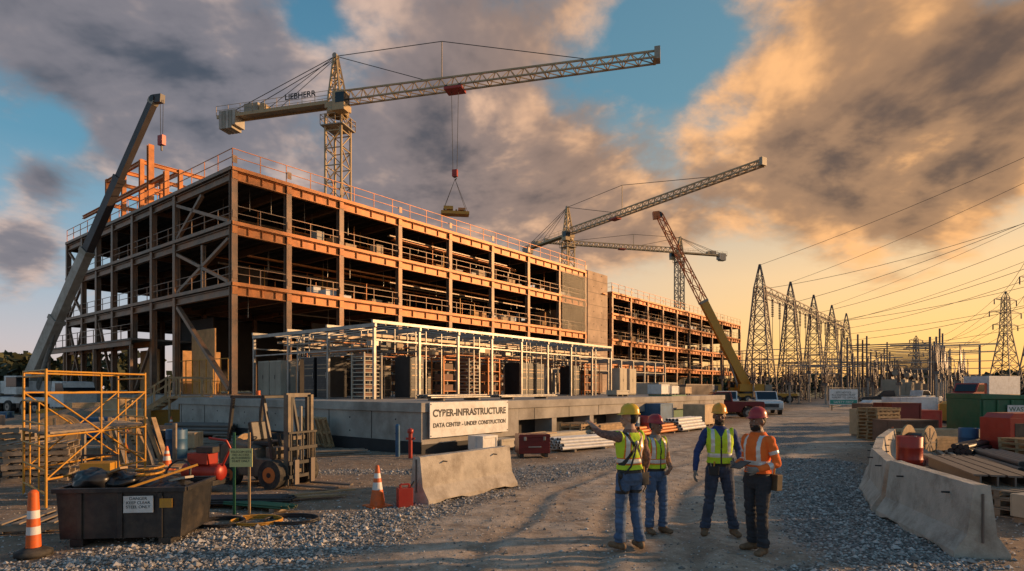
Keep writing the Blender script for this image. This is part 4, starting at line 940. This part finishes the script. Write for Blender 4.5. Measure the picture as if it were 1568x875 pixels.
for c,r_ in(((-.55,0,.80),(.28,.26,.16)),((-.25,.05,.78),(.25,.22,.12)),((.2,.1,.70),(.3,.3,.12)),((.5,-.05,.68),(.25,.25,.1))):
    o0=len(b.v); b.ell(c,r_,M_BAG,28,20)
    for i in range(o0,len(b.v)):
        v_=Vector(b.v[i]); d_=noise.noise(v_*7)*.07+noise.noise(v_*17)*.04; b.v[i]=tuple(v_+(v_-Vector(c)).normalized()*d_)
b.beam((-.1,-.3,.7),(.7,.2,.98),.03,.03,M_YEL); b.beam((-.7,.2,.8),(-.1,-.2,1.0),.1,.03,M_WOOD); b.beam((.1,.3,.7),(.75,-.2,.86),.12,.03,M_BEIGE)
b.pipe([(.1+.16*math.cos(t),.1+.2*math.sin(t),.82+.012*t) for t in np.linspace(0,14,44)],.018,M_YEL,5)
b.obj('rubbish_bags',e)
e=empty('portable_compressor',(-6.15,11.9,0),R(-12)); b=MB(); b.b2(-.4,.4,-.25,.25,.18,.28,M_BLK); b.cyl((-.38,0,.42),(.38,0,.42),.17,M_RED,n=18); b.ell((-.38,0,.42),(.07,.17,.17),M_RED); b.ell((.38,0,.42),(.07,.17,.17),M_RED)
b.b2(-.25,.2,-.16,.16,.58,.8,M_RED); b.b2(-.1,.28,-.1,.1,.8,.92,M_BLK); 
for y in(-.27,.27): wheel(b,-.25,y,.17,.17,.08)
b.pipe([(.4,0,.5),(.6,0,.9),(.55,-.05,1.05),(.2,-.1,1.1)],.025,M_RED); b.pipe([(-.3+.28*math.cos(t),-.35+.1*math.sin(t),.4+.28*math.sin(t)) for t in np.linspace(0,6.2,14)],.022,M_BLK)
b.pipe([(.4+.5*t+.2*math.cos(t*3),-.4+.25*math.sin(t*3),.03) for t in np.linspace(0,3.4,30)],.018,M_BLK)
b.obj('body',e,bevel=.01)
e=empty('fuel_can',(-1.88,10.45,0),.4); b=MB(); b.b2(-.13,.13,-.09,.09,0,.34,M_RED); b.beam((-.08,0,.4),(.08,0,.4),.04,.03,M_RED); b.beam((-.08,0,.34),(-.08,0,.4),.04,.03,M_RED); b.beam((.08,0,.34),(.08,0,.4),.04,.03,M_RED); b.cyl((.1,0,.34),(.17,0,.44),.02,M_BLK); b.obj('body',e,bevel=.02)
e=empty('notice_sign',(-4.42,9.75,0),R(4)); b=MB()
for x in(-.12,.12): b.beam((x,0,0),(x,.0,1.36),.035,.03,M_GRN if x<0 else M_WOOD)
M_PYEL=mat('pale_yellow_board',(.62,.58,.25),.6,0,.1,3); b.b2(-.18,.18,-.035,-.02,.80,1.10,M_PYEL); b.obj('board',e)
text('board_text','TELECOM SITE\nNO ACCESS\nAUTHORISED\nSTAFF ONLY',.05,M_TXT,e,(0,-.038,.97),(R(90),0,0),ext=.001)
e=empty('project_sign',(31.4,56.5,0),R(-8)); b=MB(); b.b2(-1.25,1.25,-.05,.05,.55,2.0,M_WHT); b.b2(-1.2,1.2,-.056,-.051,.6,1.0,mat('teal_sign',(.03,.25,.2),.5,0,.1,1))
for x in(-1.0,1.0): b.beam((x,.08,0),(x,.08,2.0),.1,.1,M_WOOD)
b.obj('board',e); text('t1','SITE NOTICE\nALL VISITORS MUST\nREPORT TO OFFICE',.24,M_TXT,e,(0,-.06,1.45),(R(90),0,0)); text('t2','SAFETY FIRST',.3,M_WHT,e,(0,-.062,.78),(R(90),0,0))
# ---------------------------------------------------------------- forklift (forward +X)
e=empty('forklift',(-5.15,12.9,0),R(-22)); b=MB()
b.extr([(-1.05,.35),(-.98,.25),(.45,.22),(.5,.55),(.35,.62),(.0,.62),(-.1,.85),(-.8,.95),(-1.02,.85)],-.48,.48,M_MACH)
b.b2(-1.1,-.8,-.46,.46,.3,.9,M_BLK); b.b2(-.35,.1,-.25,.25,.85,.95,M_BLK); b.box((-.44,0,1.15),(.1,.45,.42),M_BLK,ry=-.2)
b.beam((.25,0,.62),(.12,0,1.1),.07,.07,M_BLK); b.rev((.1,0,1.1),[(.15,0),(.17,.015),(.15,.03)],M_BLK,16)
b.b2(.1,.4,-.35,.35,.6,.85,M_MACH)
b.obj('chassis',e,bevel=.03)
b=MB()
for s in(-1,1):
    b.beam((.38,s*.43,.6),(.12,s*.42,1.88),.06,.06,M_BLK); b.beam((-.85,s*.43,.9),(-.72,s*.42,1.88),.06,.06,M_BLK); b.beam((-.75,s*.42,1.9),(.15,s*.42,1.9),.06,.06,M_BLK)
for y in np.linspace(-.36,.36,6): b.beam((-.75,y,1.9),(.15,y,1.9),.04,.03,M_BLK)
for x in(-.75,.15): b.beam((x,-.45,1.9),(x,.45,1.9),.06,.055,M_BLK)
b.cyl((-.75,.3,1.93),(-.75,.3,2.03),.05,M_ORN,n=10)
b.obj('overhead_guard',e)
b=MB()
for s in(-1,1):
    b.b2(.62,.74,s*.34-.04,s*.34+.04,.08,1.95,M_MACH); b.b2(.66,.72,s*.24-.03,s*.24+.03,.12,1.9,M_BLK); b.cyl((.6,s*.15,.2),(.6,s*.15,1.7),.035,M_GALV,n=8)
for z in(.3,1.0,1.9): b.b2(.6,.68,-.36,.36,z,z+.08,M_MACH)
for z in(.22,.5,.8): b.b2(.76,.81,-.42,.42,z,z+.07,M_BLK)
for y in np.linspace(-.36,.36,5): b.b2(.77,.80,y-.015,y+.015,.3,1.15,M_BLK)
b.b2(.765,.805,-.42,.42,1.14,1.18,M_BLK)
for s in(-1,1): b.b2(.81,.85,s*.24-.06,s*.24+.06,.06,.6,M_POLE); b.b2(.85,1.85,s*.24-.06,s*.24+.06,.06,.095,M_POLE)
b.obj('mast_and_forks',e)
b=MB()
for s in(-1,1): wheel(b,.42,s*.47,.3,.3,.22,M_ORG); wheel(b,-.75,s*.43,.24,.24,.18,M_ORG)
b.obj('wheels',e)
# ---------------------------------------------------------------- right-hand yard
crate('packing_crate',(14.9,22.6,0),.3,(1.8,1.2,.9),M_CBRN); crate('packing_crate',(18.4,28.5,0),.1,(1.5,1.2,1.4),M_MAR); crate('packing_crate',(19.0,31,0),.2,(2,1.2,1.3),M_CBRN); crate('packing_crate',(20.5,30,0),.0,(1.4,1.2,1.0),M_RED)
lumber('lumber_stack',(13.0,19.2,0),R(20),2.6,8,4,.1,.1,M_WOOD); lumber('lumber_stack',(11.3,15.9,0),R(60),2.4,8,3,.1,.08,M_WOODG)
pipes('pipe_stack',(10.7,13.7,0),R(65),3.0,8,3,.06,M_BLK); pipes('pipe_stack',(12.2,14.6,0),R(68),3.2,7,3,.07,M_POLE); pipes('pipe_stack',(13.2,17.0,0),R(40),3,6,4,.07,M_BLK)
b=MB()
for i in range(5): b.ibeam((-1.6,i*.24,.2),(1.6,i*.24,.2),.2,.28,M_STEELG,.03)
for i in range(4): b.ibeam((-1.5,.12+i*.24,.48),(1.7,.12+i*.24,.48),.2,.28,M_POLE,.03)
b.obj('steel_beam_stack',None,(9.3,11.2,0),R(68)); pallet_stack('pallet_stack',(8.4,10.0,0),3,M_WOODG,.5); crate('packing_crate',(8.3,9.0,0),.3,(.9,.8,.45),M_BEIGE)
planks('loose_planks',(10.2,12.2,.05),8,1.8,.5,1.1,M_WOOD); pallet_stack('pallet_stack',(14.2,16.2,0),5,M_WOOD,.2); pipes('pipe_stack',(10.9,11.8,0),R(62),2.4,6,4,.05,M_GALV)
lumber('lumber_stack',(14.6,20.9,0),R(10),2.2,7,6,.1,.09,M_CARD); drum((13.9,18.1,0),M_BLU); drum((10.0,15.0,0),M_RED); spool((12.0,17.6,0),.6,.5,.5)
crate('packing_crate',(15.4,25.6,0),.2,(1.2,1,1.2),M_CARD); crate('packing_crate',(22,33,0),.1,(2.2,1.4,1.6),M_WHT); pallet_stack('pallet_stack',(15.0,24.4,0),9,M_WOOD,.3); lumber('lumber_stack',(8.6,10.9,0),R(68),1.8,5,4,.09,.08,M_WOOD)
e=empty('dumpster',(17.9,21.6,0),R(-4)); b=MB()
b.extr([(-1.5,.2),(1.5,.2),(1.5,1.7),(-1.5,1.7)],-.9,.9,M_GRN); b.extr([(-1.5,1.7),(1.5,1.7),(1.5,1.78),(-1.5,1.9)],-.95,.95,M_GRN)
for x in np.linspace(-1.4,1.4,7): b.b2(x-.04,x+.04,-.96,-.905,.25,1.68,M_GRN)
for x in(-1.2,1.2): b.b2(x-.1,x+.1,-.8,.8,0,.2,M_BLK)
b.b2(-1.55,1.55,-.98,-.91,1.0,1.08,M_GRN); b.obj('body',e,bevel=.02); b=MB(); b.b2(-.65,.15,-.985,-.965,1.2,1.5,M_WHT); b.obj('label',e); text('label_text','WASTE',.22,M_GRN,e,(-.25,-.99,1.35),(R(90),0,0))
def generator(loc,rz,m):
    e=empty('portable_generator',loc,rz); b=MB(); b.b2(-.8,.8,-.45,.45,.35,1.25,m); b.extr([(-.75,1.25),(.75,1.25),(.6,1.38),(-.6,1.38)],-.4,.4,m); b.b2(-.85,.85,-.48,.48,.2,.345,M_BLK)
    for s in(-1,1): wheel(b,0,s*.55,.28,.28,.15)
    for z in np.arange(.5,1.1,.09): b.b2(.2,.7,-.462,-.452,z,z+.045,M_BLK)
    b.b2(-.65,-.2,-.462,-.452,.6,1.1,M_BLK); b.cyl((.5,0,1.38),(.5,0,1.6),.04,M_BLK); b.beam((-.85,0,.3),(-1.4,0,.35),.06,.06,M_BLK); b.obj('body',e,bevel=.02)
generator((14.6,17.2,0),R(10),M_RED); generator((24,32,0),0,M_YEL); generator((22,36,0),.2,M_WHT); crate('packing_crate',(12.9,13.6,0),.3,(1.1,.9,.6),M_WHT)
for i in range(20):
    d=random.uniform(34,75); x=d*random.uniform(.76,.95); 
    crate('packing_crate',(x,d,0),random.random(),(random.uniform(1,2.5),1.2,random.uniform(.7,1.8)),random.choice([M_RED,M_WHT,M_CARD,M_BLU,M_MAR,M_POLE]))
b=MB()
for (x,y) in((50,85),(58,100),(66,108),(76,120)): b.cyl((x,y,0),(x,y,9),.12,M_INS,n=8); b.beam((x-1,y,8.4),(x+1,y,8.4),.1,.1,M_INS)
b.obj('utility_poles')
for i in range(12):
    x=random.uniform(-34,-18); y=random.uniform(29,40)
    crate('packing_crate',(x,y,gz(x,y)-.05),random.random(),(random.uniform(1,2),1.2,random.uniform(.5,1.2)),random.choice([M_WHT,M_CARD,M_BLU,M_POLE,M_YEL]))
# ---------------------------------------------------------------- people
def skinm(n,c): return mat(n,c,.55,0,.12,12)
SK=skinm('skin_tan',(.42,.23,.15)); SKD=skinm('skin_dark',(.15,.078,.05)); SKM=skinm('skin_brown',(.24,.125,.08))
def cloth(n,c,v=.2,s=9): return mat(n,c,.85,0,v,s,bump=.25,bscale=60)
LIME=cloth('vest_lime',(.55,.74,.03),.12); ORV=cloth('shirt_orange',(.85,.16,.02),.12); ORT=cloth('vest_trim_orange',(.75,.2,.02),.1)
SILV=mat('reflective_tape',(.66,.66,.62),.35,.3,.1,10)
JEAN=cloth('jeans_blue',(.07,.12,.215),.4,7); JEAND=cloth('jeans_dark',(.035,.048,.08),.4,7); PNT=cloth('trousers_black',(.026,.028,.035),.3)
PLAID=cloth('shirt_brown',(.2,.10,.075),.6,26); BLUSH=cloth('shirt_blue',(.02,.045,.16)); GRSH=cloth('shirt_grey',(.2,.2,.2)); HAIR=mat('hair_black',(.012,.01,.009),.7,0,.3,30,bump=.5)
BOOT=mat('boot_leather',(.16,.095,.05),.7,0,.3,10,bump=.3); LEATH=mat('harness_black',(.02,.02,.02),.6,0,.3,8); GLOV=mat('work_glove',(.2,.19,.17),.8,0,.2,15)
HY=mat('hardhat_yellow',(.80,.47,.02),.3,0,.06,6); HO=mat('hardhat_orange',(.80,.33,.02),.3,0,.06,6); HR=mat('hardhat_red',(.36,.03,.03),.3,0,.08,6); EYE=mat('eye_white',(.6,.58,.55),.3,0,.05,5)
def remesh(b,voxel,sm_it):
    me=b.mesh('tmp'); o=bpy.data.objects.new('tmp',me); scene.collection.objects.link(o)
    r=o.modifiers.new('r','REMESH'); r.mode='VOXEL'; r.voxel_size=voxel; r.adaptivity=0
    s=o.modifiers.new('s','SMOOTH'); s.factor=.5; s.iterations=sm_it
    dg=bpy.context.evaluated_depsgraph_get(); dg.update(); ev=o.evaluated_get(dg); m2=bpy.data.meshes.new_from_object(ev)
    n=len(m2.vertices); co=np.empty(n*3); m2.vertices.foreach_get('co',co); no=np.empty(n*3); m2.vertices.foreach_get('normal',no)
    fs=[tuple(p.vertices) for p in m2.polygons]; bpy.data.objects.remove(o); bpy.data.meshes.remove(m2)
    return co.reshape(-1,3),no.reshape(-1,3),fs
def loft(b,secs,m,n=16):
    vs=[];fs=[]
    for c,rx,ry in secs:
        for i in range(n):
            t=2*math.pi*i/n; vs.append((c[0]+rx*math.copysign(abs(math.cos(t))**.85,math.cos(t)),c[1]+ry*math.copysign(abs(math.sin(t))**.85,math.sin(t)),c[2]))
    for k in range(len(secs)-1):
        for i in range(n): j=(i+1)%n; fs.append((k*n+i,k*n+j,(k+1)*n+j,(k+1)*n+i))
    fs.append(tuple(range(n))[::-1]); fs.append(tuple((len(secs)-1)*n+i for i in range(n))); b.add(vs,fs,m)
def limb(b,pts,m,n=12):
    for (p,r),(q,s) in zip(pts,pts[1:]): b.cyl(p,q,r,m,s,n=n)
    for p,r in pts: b.ell(p,(r,r,r),m,n,8)
def hand(b,wr,d,nrm,side,curl,m):
    d=Vector(d).normalized(); nrm=Vector(nrm); nrm=(nrm-d*nrm.dot(d)).normalized(); s=d.cross(nrm).normalized(); wr=Vector(wr)
    h=MB()
    M=Matrix((s,d,nrm)).transposed()
    h.cyl(wr-d*.04,wr+d*.02,.029,m,.027,n=10)
    h.ell(wr+d*.05,(.042,.055,.018),m,14,10,M=M)
    for i,(off,L) in enumerate(((-.033,.072),(-.011,.082),(.011,.077),(.033,.06))):
        p=wr+d*.085+s*off; dd=d.copy(); r_=.0092
        h.cyl(wr+d*.03+s*off*.8,p,.0105,m,r_,n=8)
        for j,f in enumerate((.45,.32,.23)):
            a=curl*(.8+.25*j)+i*.03; dd=(dd*math.cos(a)+nrm*math.sin(a)).normalized(); q=p+dd*L*f; h.ell(p,(r_,)*3,m,8,6); h.cyl(p,q,r_,m,r_*.9,n=8); p=q; r_*=.9
        h.ell(p,(r_,)*3,m,8,6)
    p=wr+d*.022+s*side*.03; dd=(d*.65+s*side*.6+nrm*.35).normalized()
    for L in(.042,.032): q=p+dd*L; h.ell(p,(.0125,)*3,m,8,6); h.cyl(p,q,.0125,m,.0105,n=8); p=q; dd=(dd+d*.3+nrm*.25).normalized()
    h.ell(p,(.0105,)*3,m,8,6)
    co,no,fs=remesh(h,.0042,2); b.add([tuple(c) for c in co],fs,m,True)
def person(name,loc,rz,scale,P):
    e=empty(name,(loc[0],loc[1],gz(loc[0],loc[1])+.004),rz); e.scale=(scale,)*3
    J=P; fem=J.get('fem',0); k=.92 if fem else 1
    b=MB(); mm=P['skin']
    hipx=.09
    T=[((0,.0,.80),.12*k,.095),((0,.008,.87),.168,.125),((0,.008,.95),.168,.122),((0,.0,1.04),.150*k,.112),((0,.0,1.13),.150*k,.110),((0,.0,1.24),.165*k,.120),((0,.004,1.33),.175*k,.120),((0,.012,1.40),.168*k,.103),((0,.018,1.45),.122*k,.08),((0,.018,1.485),.080,.070),((0,.010,1.53),.058,.060),((0,.0,1.60),.052,.056)]
    loft(b,T,mm,20)
    bones=[]
    for s,key in((-1,'R'),(1,'L')):
        S=Vector((s*.174*k,.012,1.40)); E=Vector(J['el'+key]); Wp=Vector(J['wr'+key]); r=J.get('sleeve_r',1.0)
        limb(b,[(S,.062),(S.lerp(E,.45),.056*r),(E,.045*r),(E.lerp(Wp,.3),.044*r),(Wp-(Wp-E).normalized()*.02,.031*r)],mm)
        b.ell(S+Vector((-s*.05,0,-.01)),(.075,.075,.06),mm)
        bones+=[('ua'+key,S,E,.056),('fa'+key,E,Wp,.04)]
        Hp=Vector((s*hipx,.0,.90)); K=Vector(J['kn'+key]); An=Vector(J['an'+key])
        limb(b,[(Hp,.098),(Hp.lerp(K,.5),.088),(K,.069),(K.lerp(An,.3),.071),(K.lerp(An,.75),.062),(An+Vector((0,0,.03)),.066)],mm,14)
        fd=Vector(J.get('ft'+key,(s*.25,-1,0))).normalized()
        t0=Vector((An.x,An.y,.05)); M=Matrix.Rotation(math.atan2(fd.y,fd.x)-math.pi/2,3,'Z')
        b.ell(t0-fd*.03+Vector((0,0,.0)),(.043,.055,.05),mm,M=M); b.ell(t0+fd*.06+Vector((0,0,-.003)),(.046,.10,.045),mm,M=M); b.ell(t0+fd*.135+Vector((0,0,-.008)),(.047,.055,.038),mm,M=M)
        b.cyl((An.x,An.y,.05),(An.x,An.y,.17),.05,mm,.056,n=12)
        bones+=[('th'+key,Hp,K,.085),('sn'+key,K,An+Vector((0,0,.05)),.065),('ft'+key,t0-fd*.05,t0+fd*.16,.05)]
    hy=J.get('head',0); Mh=Matrix.Rotation(R(hy),3,'Z')@Matrix.Rotation(R(J.get('nod',0)),3,'X'); Hc=Vector((0,.0,1.625))
    def hp(x,y,z): return Hc+Mh@Vector((x,y,z))
    b.ell(hp(0,.012,.03),(.077,.097,.10),mm,20,14,M=Mh); b.ell(hp(0,-.028,-.035),(.060,.068,.075),mm,16,12,M=Mh); b.ell(hp(0,-.055,-.082),(.036,.036,.028),mm,M=Mh)
    b.cyl(hp(0,-.086,.022),hp(0,-.113,-.018),.008,mm,.015,n=8); b.ell(hp(0,-.107,-.02),(.018,.015,.011),mm,M=Mh)
    b.ell(hp(0,-.083,.034),(.052,.018,.011),mm,M=Mh); b.ell(hp(0,-.092,-.050),(.026,.012,.009),mm,M=Mh)
    for s in(-1,1): b.ell(hp(s*.079,.012,-.002),(.010,.019,.032),mm,M=Mh); b.ell(hp(s*.042,-.062,-.012),(.022,.02,.018),mm,M=Mh)
    co,no,fs=remesh(b,.0068,3)
    bones+=[('head',Hc+Vector((0,0,-.04)),Hc+Vector((0,0,.05)),.085),('neck',Vector((0,.01,1.48)),Vector((0,0,1.58)),.055),('torso',Vector((0,0,.88)),Vector((0,0,1.38)),.145)]
    fc=np.array([co[list(f)].mean(axis=0) for f in fs])
    def classify(pts):
        D_=[]
        for nme,a,c,r in bones:
            a=np.array(a);c=np.array(c); ab=c-a; q=pts-a; t=np.clip((q@ab)/(ab@ab),0,1); dd=np.linalg.norm(q-t[:,None]*ab,axis=1)
            if nme=='torso':
                dd=np.sqrt(((q-t[:,None]*ab)[:,0]*.85)**2+((q-t[:,None]*ab)[:,1]*1.15)**2+(q-t[:,None]*ab)[:,2]**2)
            D_.append(dd-r)
        return np.argmin(np.array(D_),axis=0)
    names=[x[0] for x in bones]
    vest=P.get('vest'); shirt=P['shirt']; pants=P['pants']; short=P.get('short',False)
    Mi=Mh.inverted()
    def region(idx,p):
        nme=names[idx]; x,y,z=p
        if nme=='head' or (nme=='neck' and z>1.535):
            q=Mi@(Vector(p)-Hc)
            if q.z>.055 or (q.y>.03 and q.z>-.06): return HAIR
            if P.get('beard') and q.y<.0 and q.z<-.034 and abs(q.x)<.08 and not(q.y<-.088 and -.058<q.z<-.043): return HAIR
            return mm
        if z>1.497: return mm
        if z>1.455 and nme in('neck','torso'): return shirt
        if nme[:2]=='ft': return BOOT
        if nme[:2]=='sn': return BOOT if z<.10 else pants
        if nme[:2]=='th': 
            if P.get('harness') and .70<z<.735: return LEATH
            return pants
        wx=.155*k
        if nme[:2] in('ua','fa') :
            if nme[:2]=='ua' and vest and abs(x)<wx+.02 and z>1.36: pass
            else:
                S=bones[names.index(nme)]
                a=S[1];c=S[2]; t=(Vector(p)-a).dot(c-a)/(c-a).length_squared
                if nme[:2]=='fa':
                    if short: return mm
                    if P.get('tape') and .28<t<.48: return SILV
                    return shirt
                if short and t>.62: return mm
                if P.get('tape') and .45<t<.6: return SILV
                return shirt
        if z<.955: return pants
        if z<.995: return LEATH
        if vest is None:
            if P.get('tape'):
                if 1.10<z<1.155 or (z>1.155 and .075<abs(x)<.12): return SILV
            return shirt
        if y<0 and abs(x)<(z-1.34)*.55: return shirt
        if P.get('harness') and y>-.02:
            if abs(abs(x)-(.02+abs(z-1.28)*.55))<.02 and z>1.05: return LEATH
        if y<-.02 and abs(x)<.007: return LEATH
        if 1.075<z<1.13: return SILV
        if 1.058<z<1.147: return ORT if P.get('trim') else vest
        if z>1.13 and .078<abs(x)<.122: return SILV
        if z>1.13 and .065<abs(x)<.135 and P.get('trim'): return ORT
        return vest
    vi=classify(co); fi=classify(fc)
    vr=[region(i,p) for i,p in zip(vi,co)]
    out=np.array(co)
    for i,(p,m_) in enumerate(zip(co,vr)):
        nme=names[vi[i]]; off=0
        if m_ in(mm,HAIR) : off=.006 if m_ is HAIR else 0
        elif m_ is BOOT: off=.002
        else:
            if nme[:2] in('sn','th'): 
                z=p[2]; amp=.009+ .012*math.exp(-((z-.16)/.08)**2)+.008*math.exp(-((z-.5)/.09)**2); off+=amp*noise.noise((p[0]*7,p[1]*7,p[2]*26)); off+=.010*math.exp(-((z-.14)/.06)**2)
            elif nme[:2] in('ua','fa'): off+=.010*noise.noise((p[0]*14,p[1]*14,p[2]*22+5))+.003
            else: off+=.012*noise.noise((p[0]*9,p[1]*9,p[2]*13+3))
            if vest and m_ in(LIME,ORT,SILV,LEATH) and p[2]>.99: off+=.014
            if vest is None and nme=='torso' and p[2]>.99: off+=.012
        out[i]+=no[i]*off
    b=MB(); b.v=[tuple(v) for v in out]; b.f=fs; b.sm=[True]*len(fs); b.m=[]
    for i,p in zip(fi,fc):
        m_=region(i,p)
        if m_ not in b.mats: b.mats.append(m_)
        b.m.append(b.mats.index(m_))
    b.obj('body',e)
    b=MB(); hm=P['glove'] if P.get('glove') else mm
    for s,key in((-1,'R'),(1,'L')):
        E=Vector(J['el'+key]); Wp=Vector(J['wr'+key]); hd=Vector(J.get('hd'+key,(Wp-E))); hand(b,Wp,hd,J.get('hn'+key,(-s,0,0)),J.get('th'+key,1),J.get('curl'+key,.35),hm)
    b.obj('hands',e)
    b=MB(); n=28; hat=P['hat']; vs=[];fs=[]
    prof=[(1.34,.0),(1.28,.008),(1.06,.012),(1.03,.02),(1.01,.045),(.93,.075),(.76,.102),(.5,.122),(.22,.132),(.0,.134)]
    for kk,(q,z) in enumerate(prof):
        for i in range(n):
            t=2*math.pi*i/n; c_,s_=math.cos(t),math.sin(t); rx,ry=.094,.116
            ex=q
            if kk<3: ex=1.03+(q-1.03)*(.35+.9*max(0,-s_)**1.5)
            zz_=z-(.012*max(0,-s_) if kk<2 else 0)
            rid=.006 if (abs(c_)<.25 and 3<kk<9) else 0
            vs.append(hp(rx*ex*c_,.008+ry*ex*s_,.058+zz_+rid))
    for kk in range(len(prof)-1):
        for i in range(n): j=(i+1)%n; fs.append((kk*n+i,kk*n+j,(kk+1)*n+j,(kk+1)*n+i))
    b.add(vs,fs,hat,True); b.obj('hard_hat',e)
    b=MB()
    for s in(-1,1):
        b.ell(hp(s*.031,-.084,.016),(.013,.008,.0075),EYE,10,8,M=Mh); b.ell(hp(s*.031,-.0905,.016),(.0062,.003,.0062),HAIR,8,6,M=Mh); b.ell(hp(s*.032,-.0945,.038),(.019,.006,.004),HAIR,8,6,M=Mh)
    b.ell(hp(0,-.100,-.051),(.022,.006,.0045),mat('lips',(.18,.07,.055),.5,0,.1,5),10,6,M=Mh)
    b.obj('face_details',e)
    if P.get('pouch'):
        b=MB()
        for (x,y,z,sx_,sy,sz) in P['pouch']:
            b.extr([(-sx_/2,-sz),(sx_/2,-sz),(sx_/2+.01,0),(-sx_/2-.01,0)],-sy/2,sy/2,P.get('pouchm',LEATH))
            k0=len(b.v)-8
            for i in range(k0,len(b.v)): v_=b.v[i]; b.v[i]=(v_[0]+x,v_[1]+y,v_[2]+z)
            b.beam((x,y,z-.02),(x+.01,y,z+.07),.02,.02,M_YEL); b.beam((x-.03,y,z-.02),(x-.04,y+.01,z+.05),.015,.015,M_GALV)
        b.obj('tool_pouch',e,bevel=.012)
    if P.get('harness') :
        b=MB()
        for s in(-1,1): 
            b.pipe([(s*.17,.02,.97),(s*.2,.05,.86),(s*.19,.08,.76),(s*.13,.11,.72)],.012,LEATH); b.ell((s*.17,.04,.93),(.03,.035,.05),LEATH)
        b.ell((0,.15,1.33),(.03,.012,.035),M_GALV); b.pipe([(0,.15,1.33),(.05,.17,1.2),(.1,.16,1.05),(.15,.1,.95)],.012,LEATH)
        b.obj('harness',e)
    if P.get('tablet'):
        c,rot=P['tablet']; b=MB(); b.box(c,(.15,.012,.20),M_BLK,rz=rot[2],rx=rot[0]); c2=Vector(c)+Matrix.Rotation(rot[0],3,'X')@Vector((0,.009,0)); b.box(c2,(.135,.002,.18),M_WHT,rz=rot[2],rx=rot[0]); b.obj('clipboard',e,bevel=.003)
    return e
stand=dict(knL=(.105,-.02,.5),knR=(-.105,-.01,.5),anL=(.13,.02,.09),anR=(-.13,.02,.09))
person('construction_worker',(1.50,7.62),R(207),1.02,dict(stand,skin=SK,shirt=PLAID,pants=JEAN,vest=LIME,trim=True,harness=True,hat=HY,head=40,
  elL=(.25,-.26,1.43),wrL=(.22,-.50,1.53),hnL=(0,0,-1),thL=-1,curlL=.12, elR=(-.262,.03,1.13),wrR=(-.275,-.07,.89),hnR=(1,0,0),thR=1,curlR=.35,
  knL=(.11,-.03,.5),anL=(.14,-.0,.09),knR=(-.10,-.01,.5),anR=(-.12,.06,.09),pouch=[(-.19,.05,.95,.10,.07,.16)]))
person('construction_worker',(2.05,8.5),R(22),.935,dict(stand,fem=1,skin=SKM,shirt=GRSH,pants=JEAN,vest=LIME,trim=True,hat=HR,head=22,short=True,
  elL=(.25,.05,1.13),wrL=(.15,-.16,1.0),hnL=(-.5,.5,0),hdL=(-.6,-.4,-.4),elR=(-.25,.04,1.13),wrR=(-.26,-.10,.92),hnR=(1,0,0),curlR=.3,
  knL=(.10,-.05,.5),anL=(.13,.0,.09),anR=(-.09,.04,.09)))
person('construction_worker',(2.94,8.45),R(-8),1.035,dict(stand,skin=SKD,shirt=BLUSH,pants=JEAND,vest=LIME,hat=HO,head=-8,beard=True,glove=GLOV,
  elR=(-.29,.03,1.14),wrR=(-.33,-.05,.89),hnR=(1,0,0),curlR=.4, elL=(.27,.06,1.14),wrL=(.24,-.16,1.02),hnL=(-1,0,.2),hdL=(-.1,-1,.1),curlL=.5,
  knL=(.13,-.02,.5),anL=(.19,.02,.09),knR=(-.13,-.01,.5),anR=(-.19,.02,.09),pouch=[(-.1,-.135,.96,.12,.05,.12)]))
person('construction_worker',(3.12,7.58),R(-62),1.02,dict(stand,skin=SKM,shirt=ORV,pants=PNT,vest=None,tape=True,hat=HR,head=-8,beard=True,glove=GLOV,
  elR=(-.235,.07,1.14),wrR=(-.17,-.20,1.09),hnR=(1,0,.3),hdR=(.2,-1,.1),curlR=.55,elL=(.25,.05,1.13),wrL=(.17,-.20,1.06),hnL=(-1,0,.2),hdL=(-.2,-1,.0),curlL=.5,
  knL=(.10,-.04,.5),anL=(.12,-.04,.09),knR=(-.10,.0,.5),anR=(-.12,.06,.09),pouch=[(.16,.10,.99,.16,.10,.20),(-.02,.16,.97,.14,.09,.17)],pouchm=mat('pouch_leather',(.09,.06,.03),.7,0,.3,10),tablet=((0,-.30,1.11),(R(-70),0,0))))
print('objects',len(bpy.data.objects))
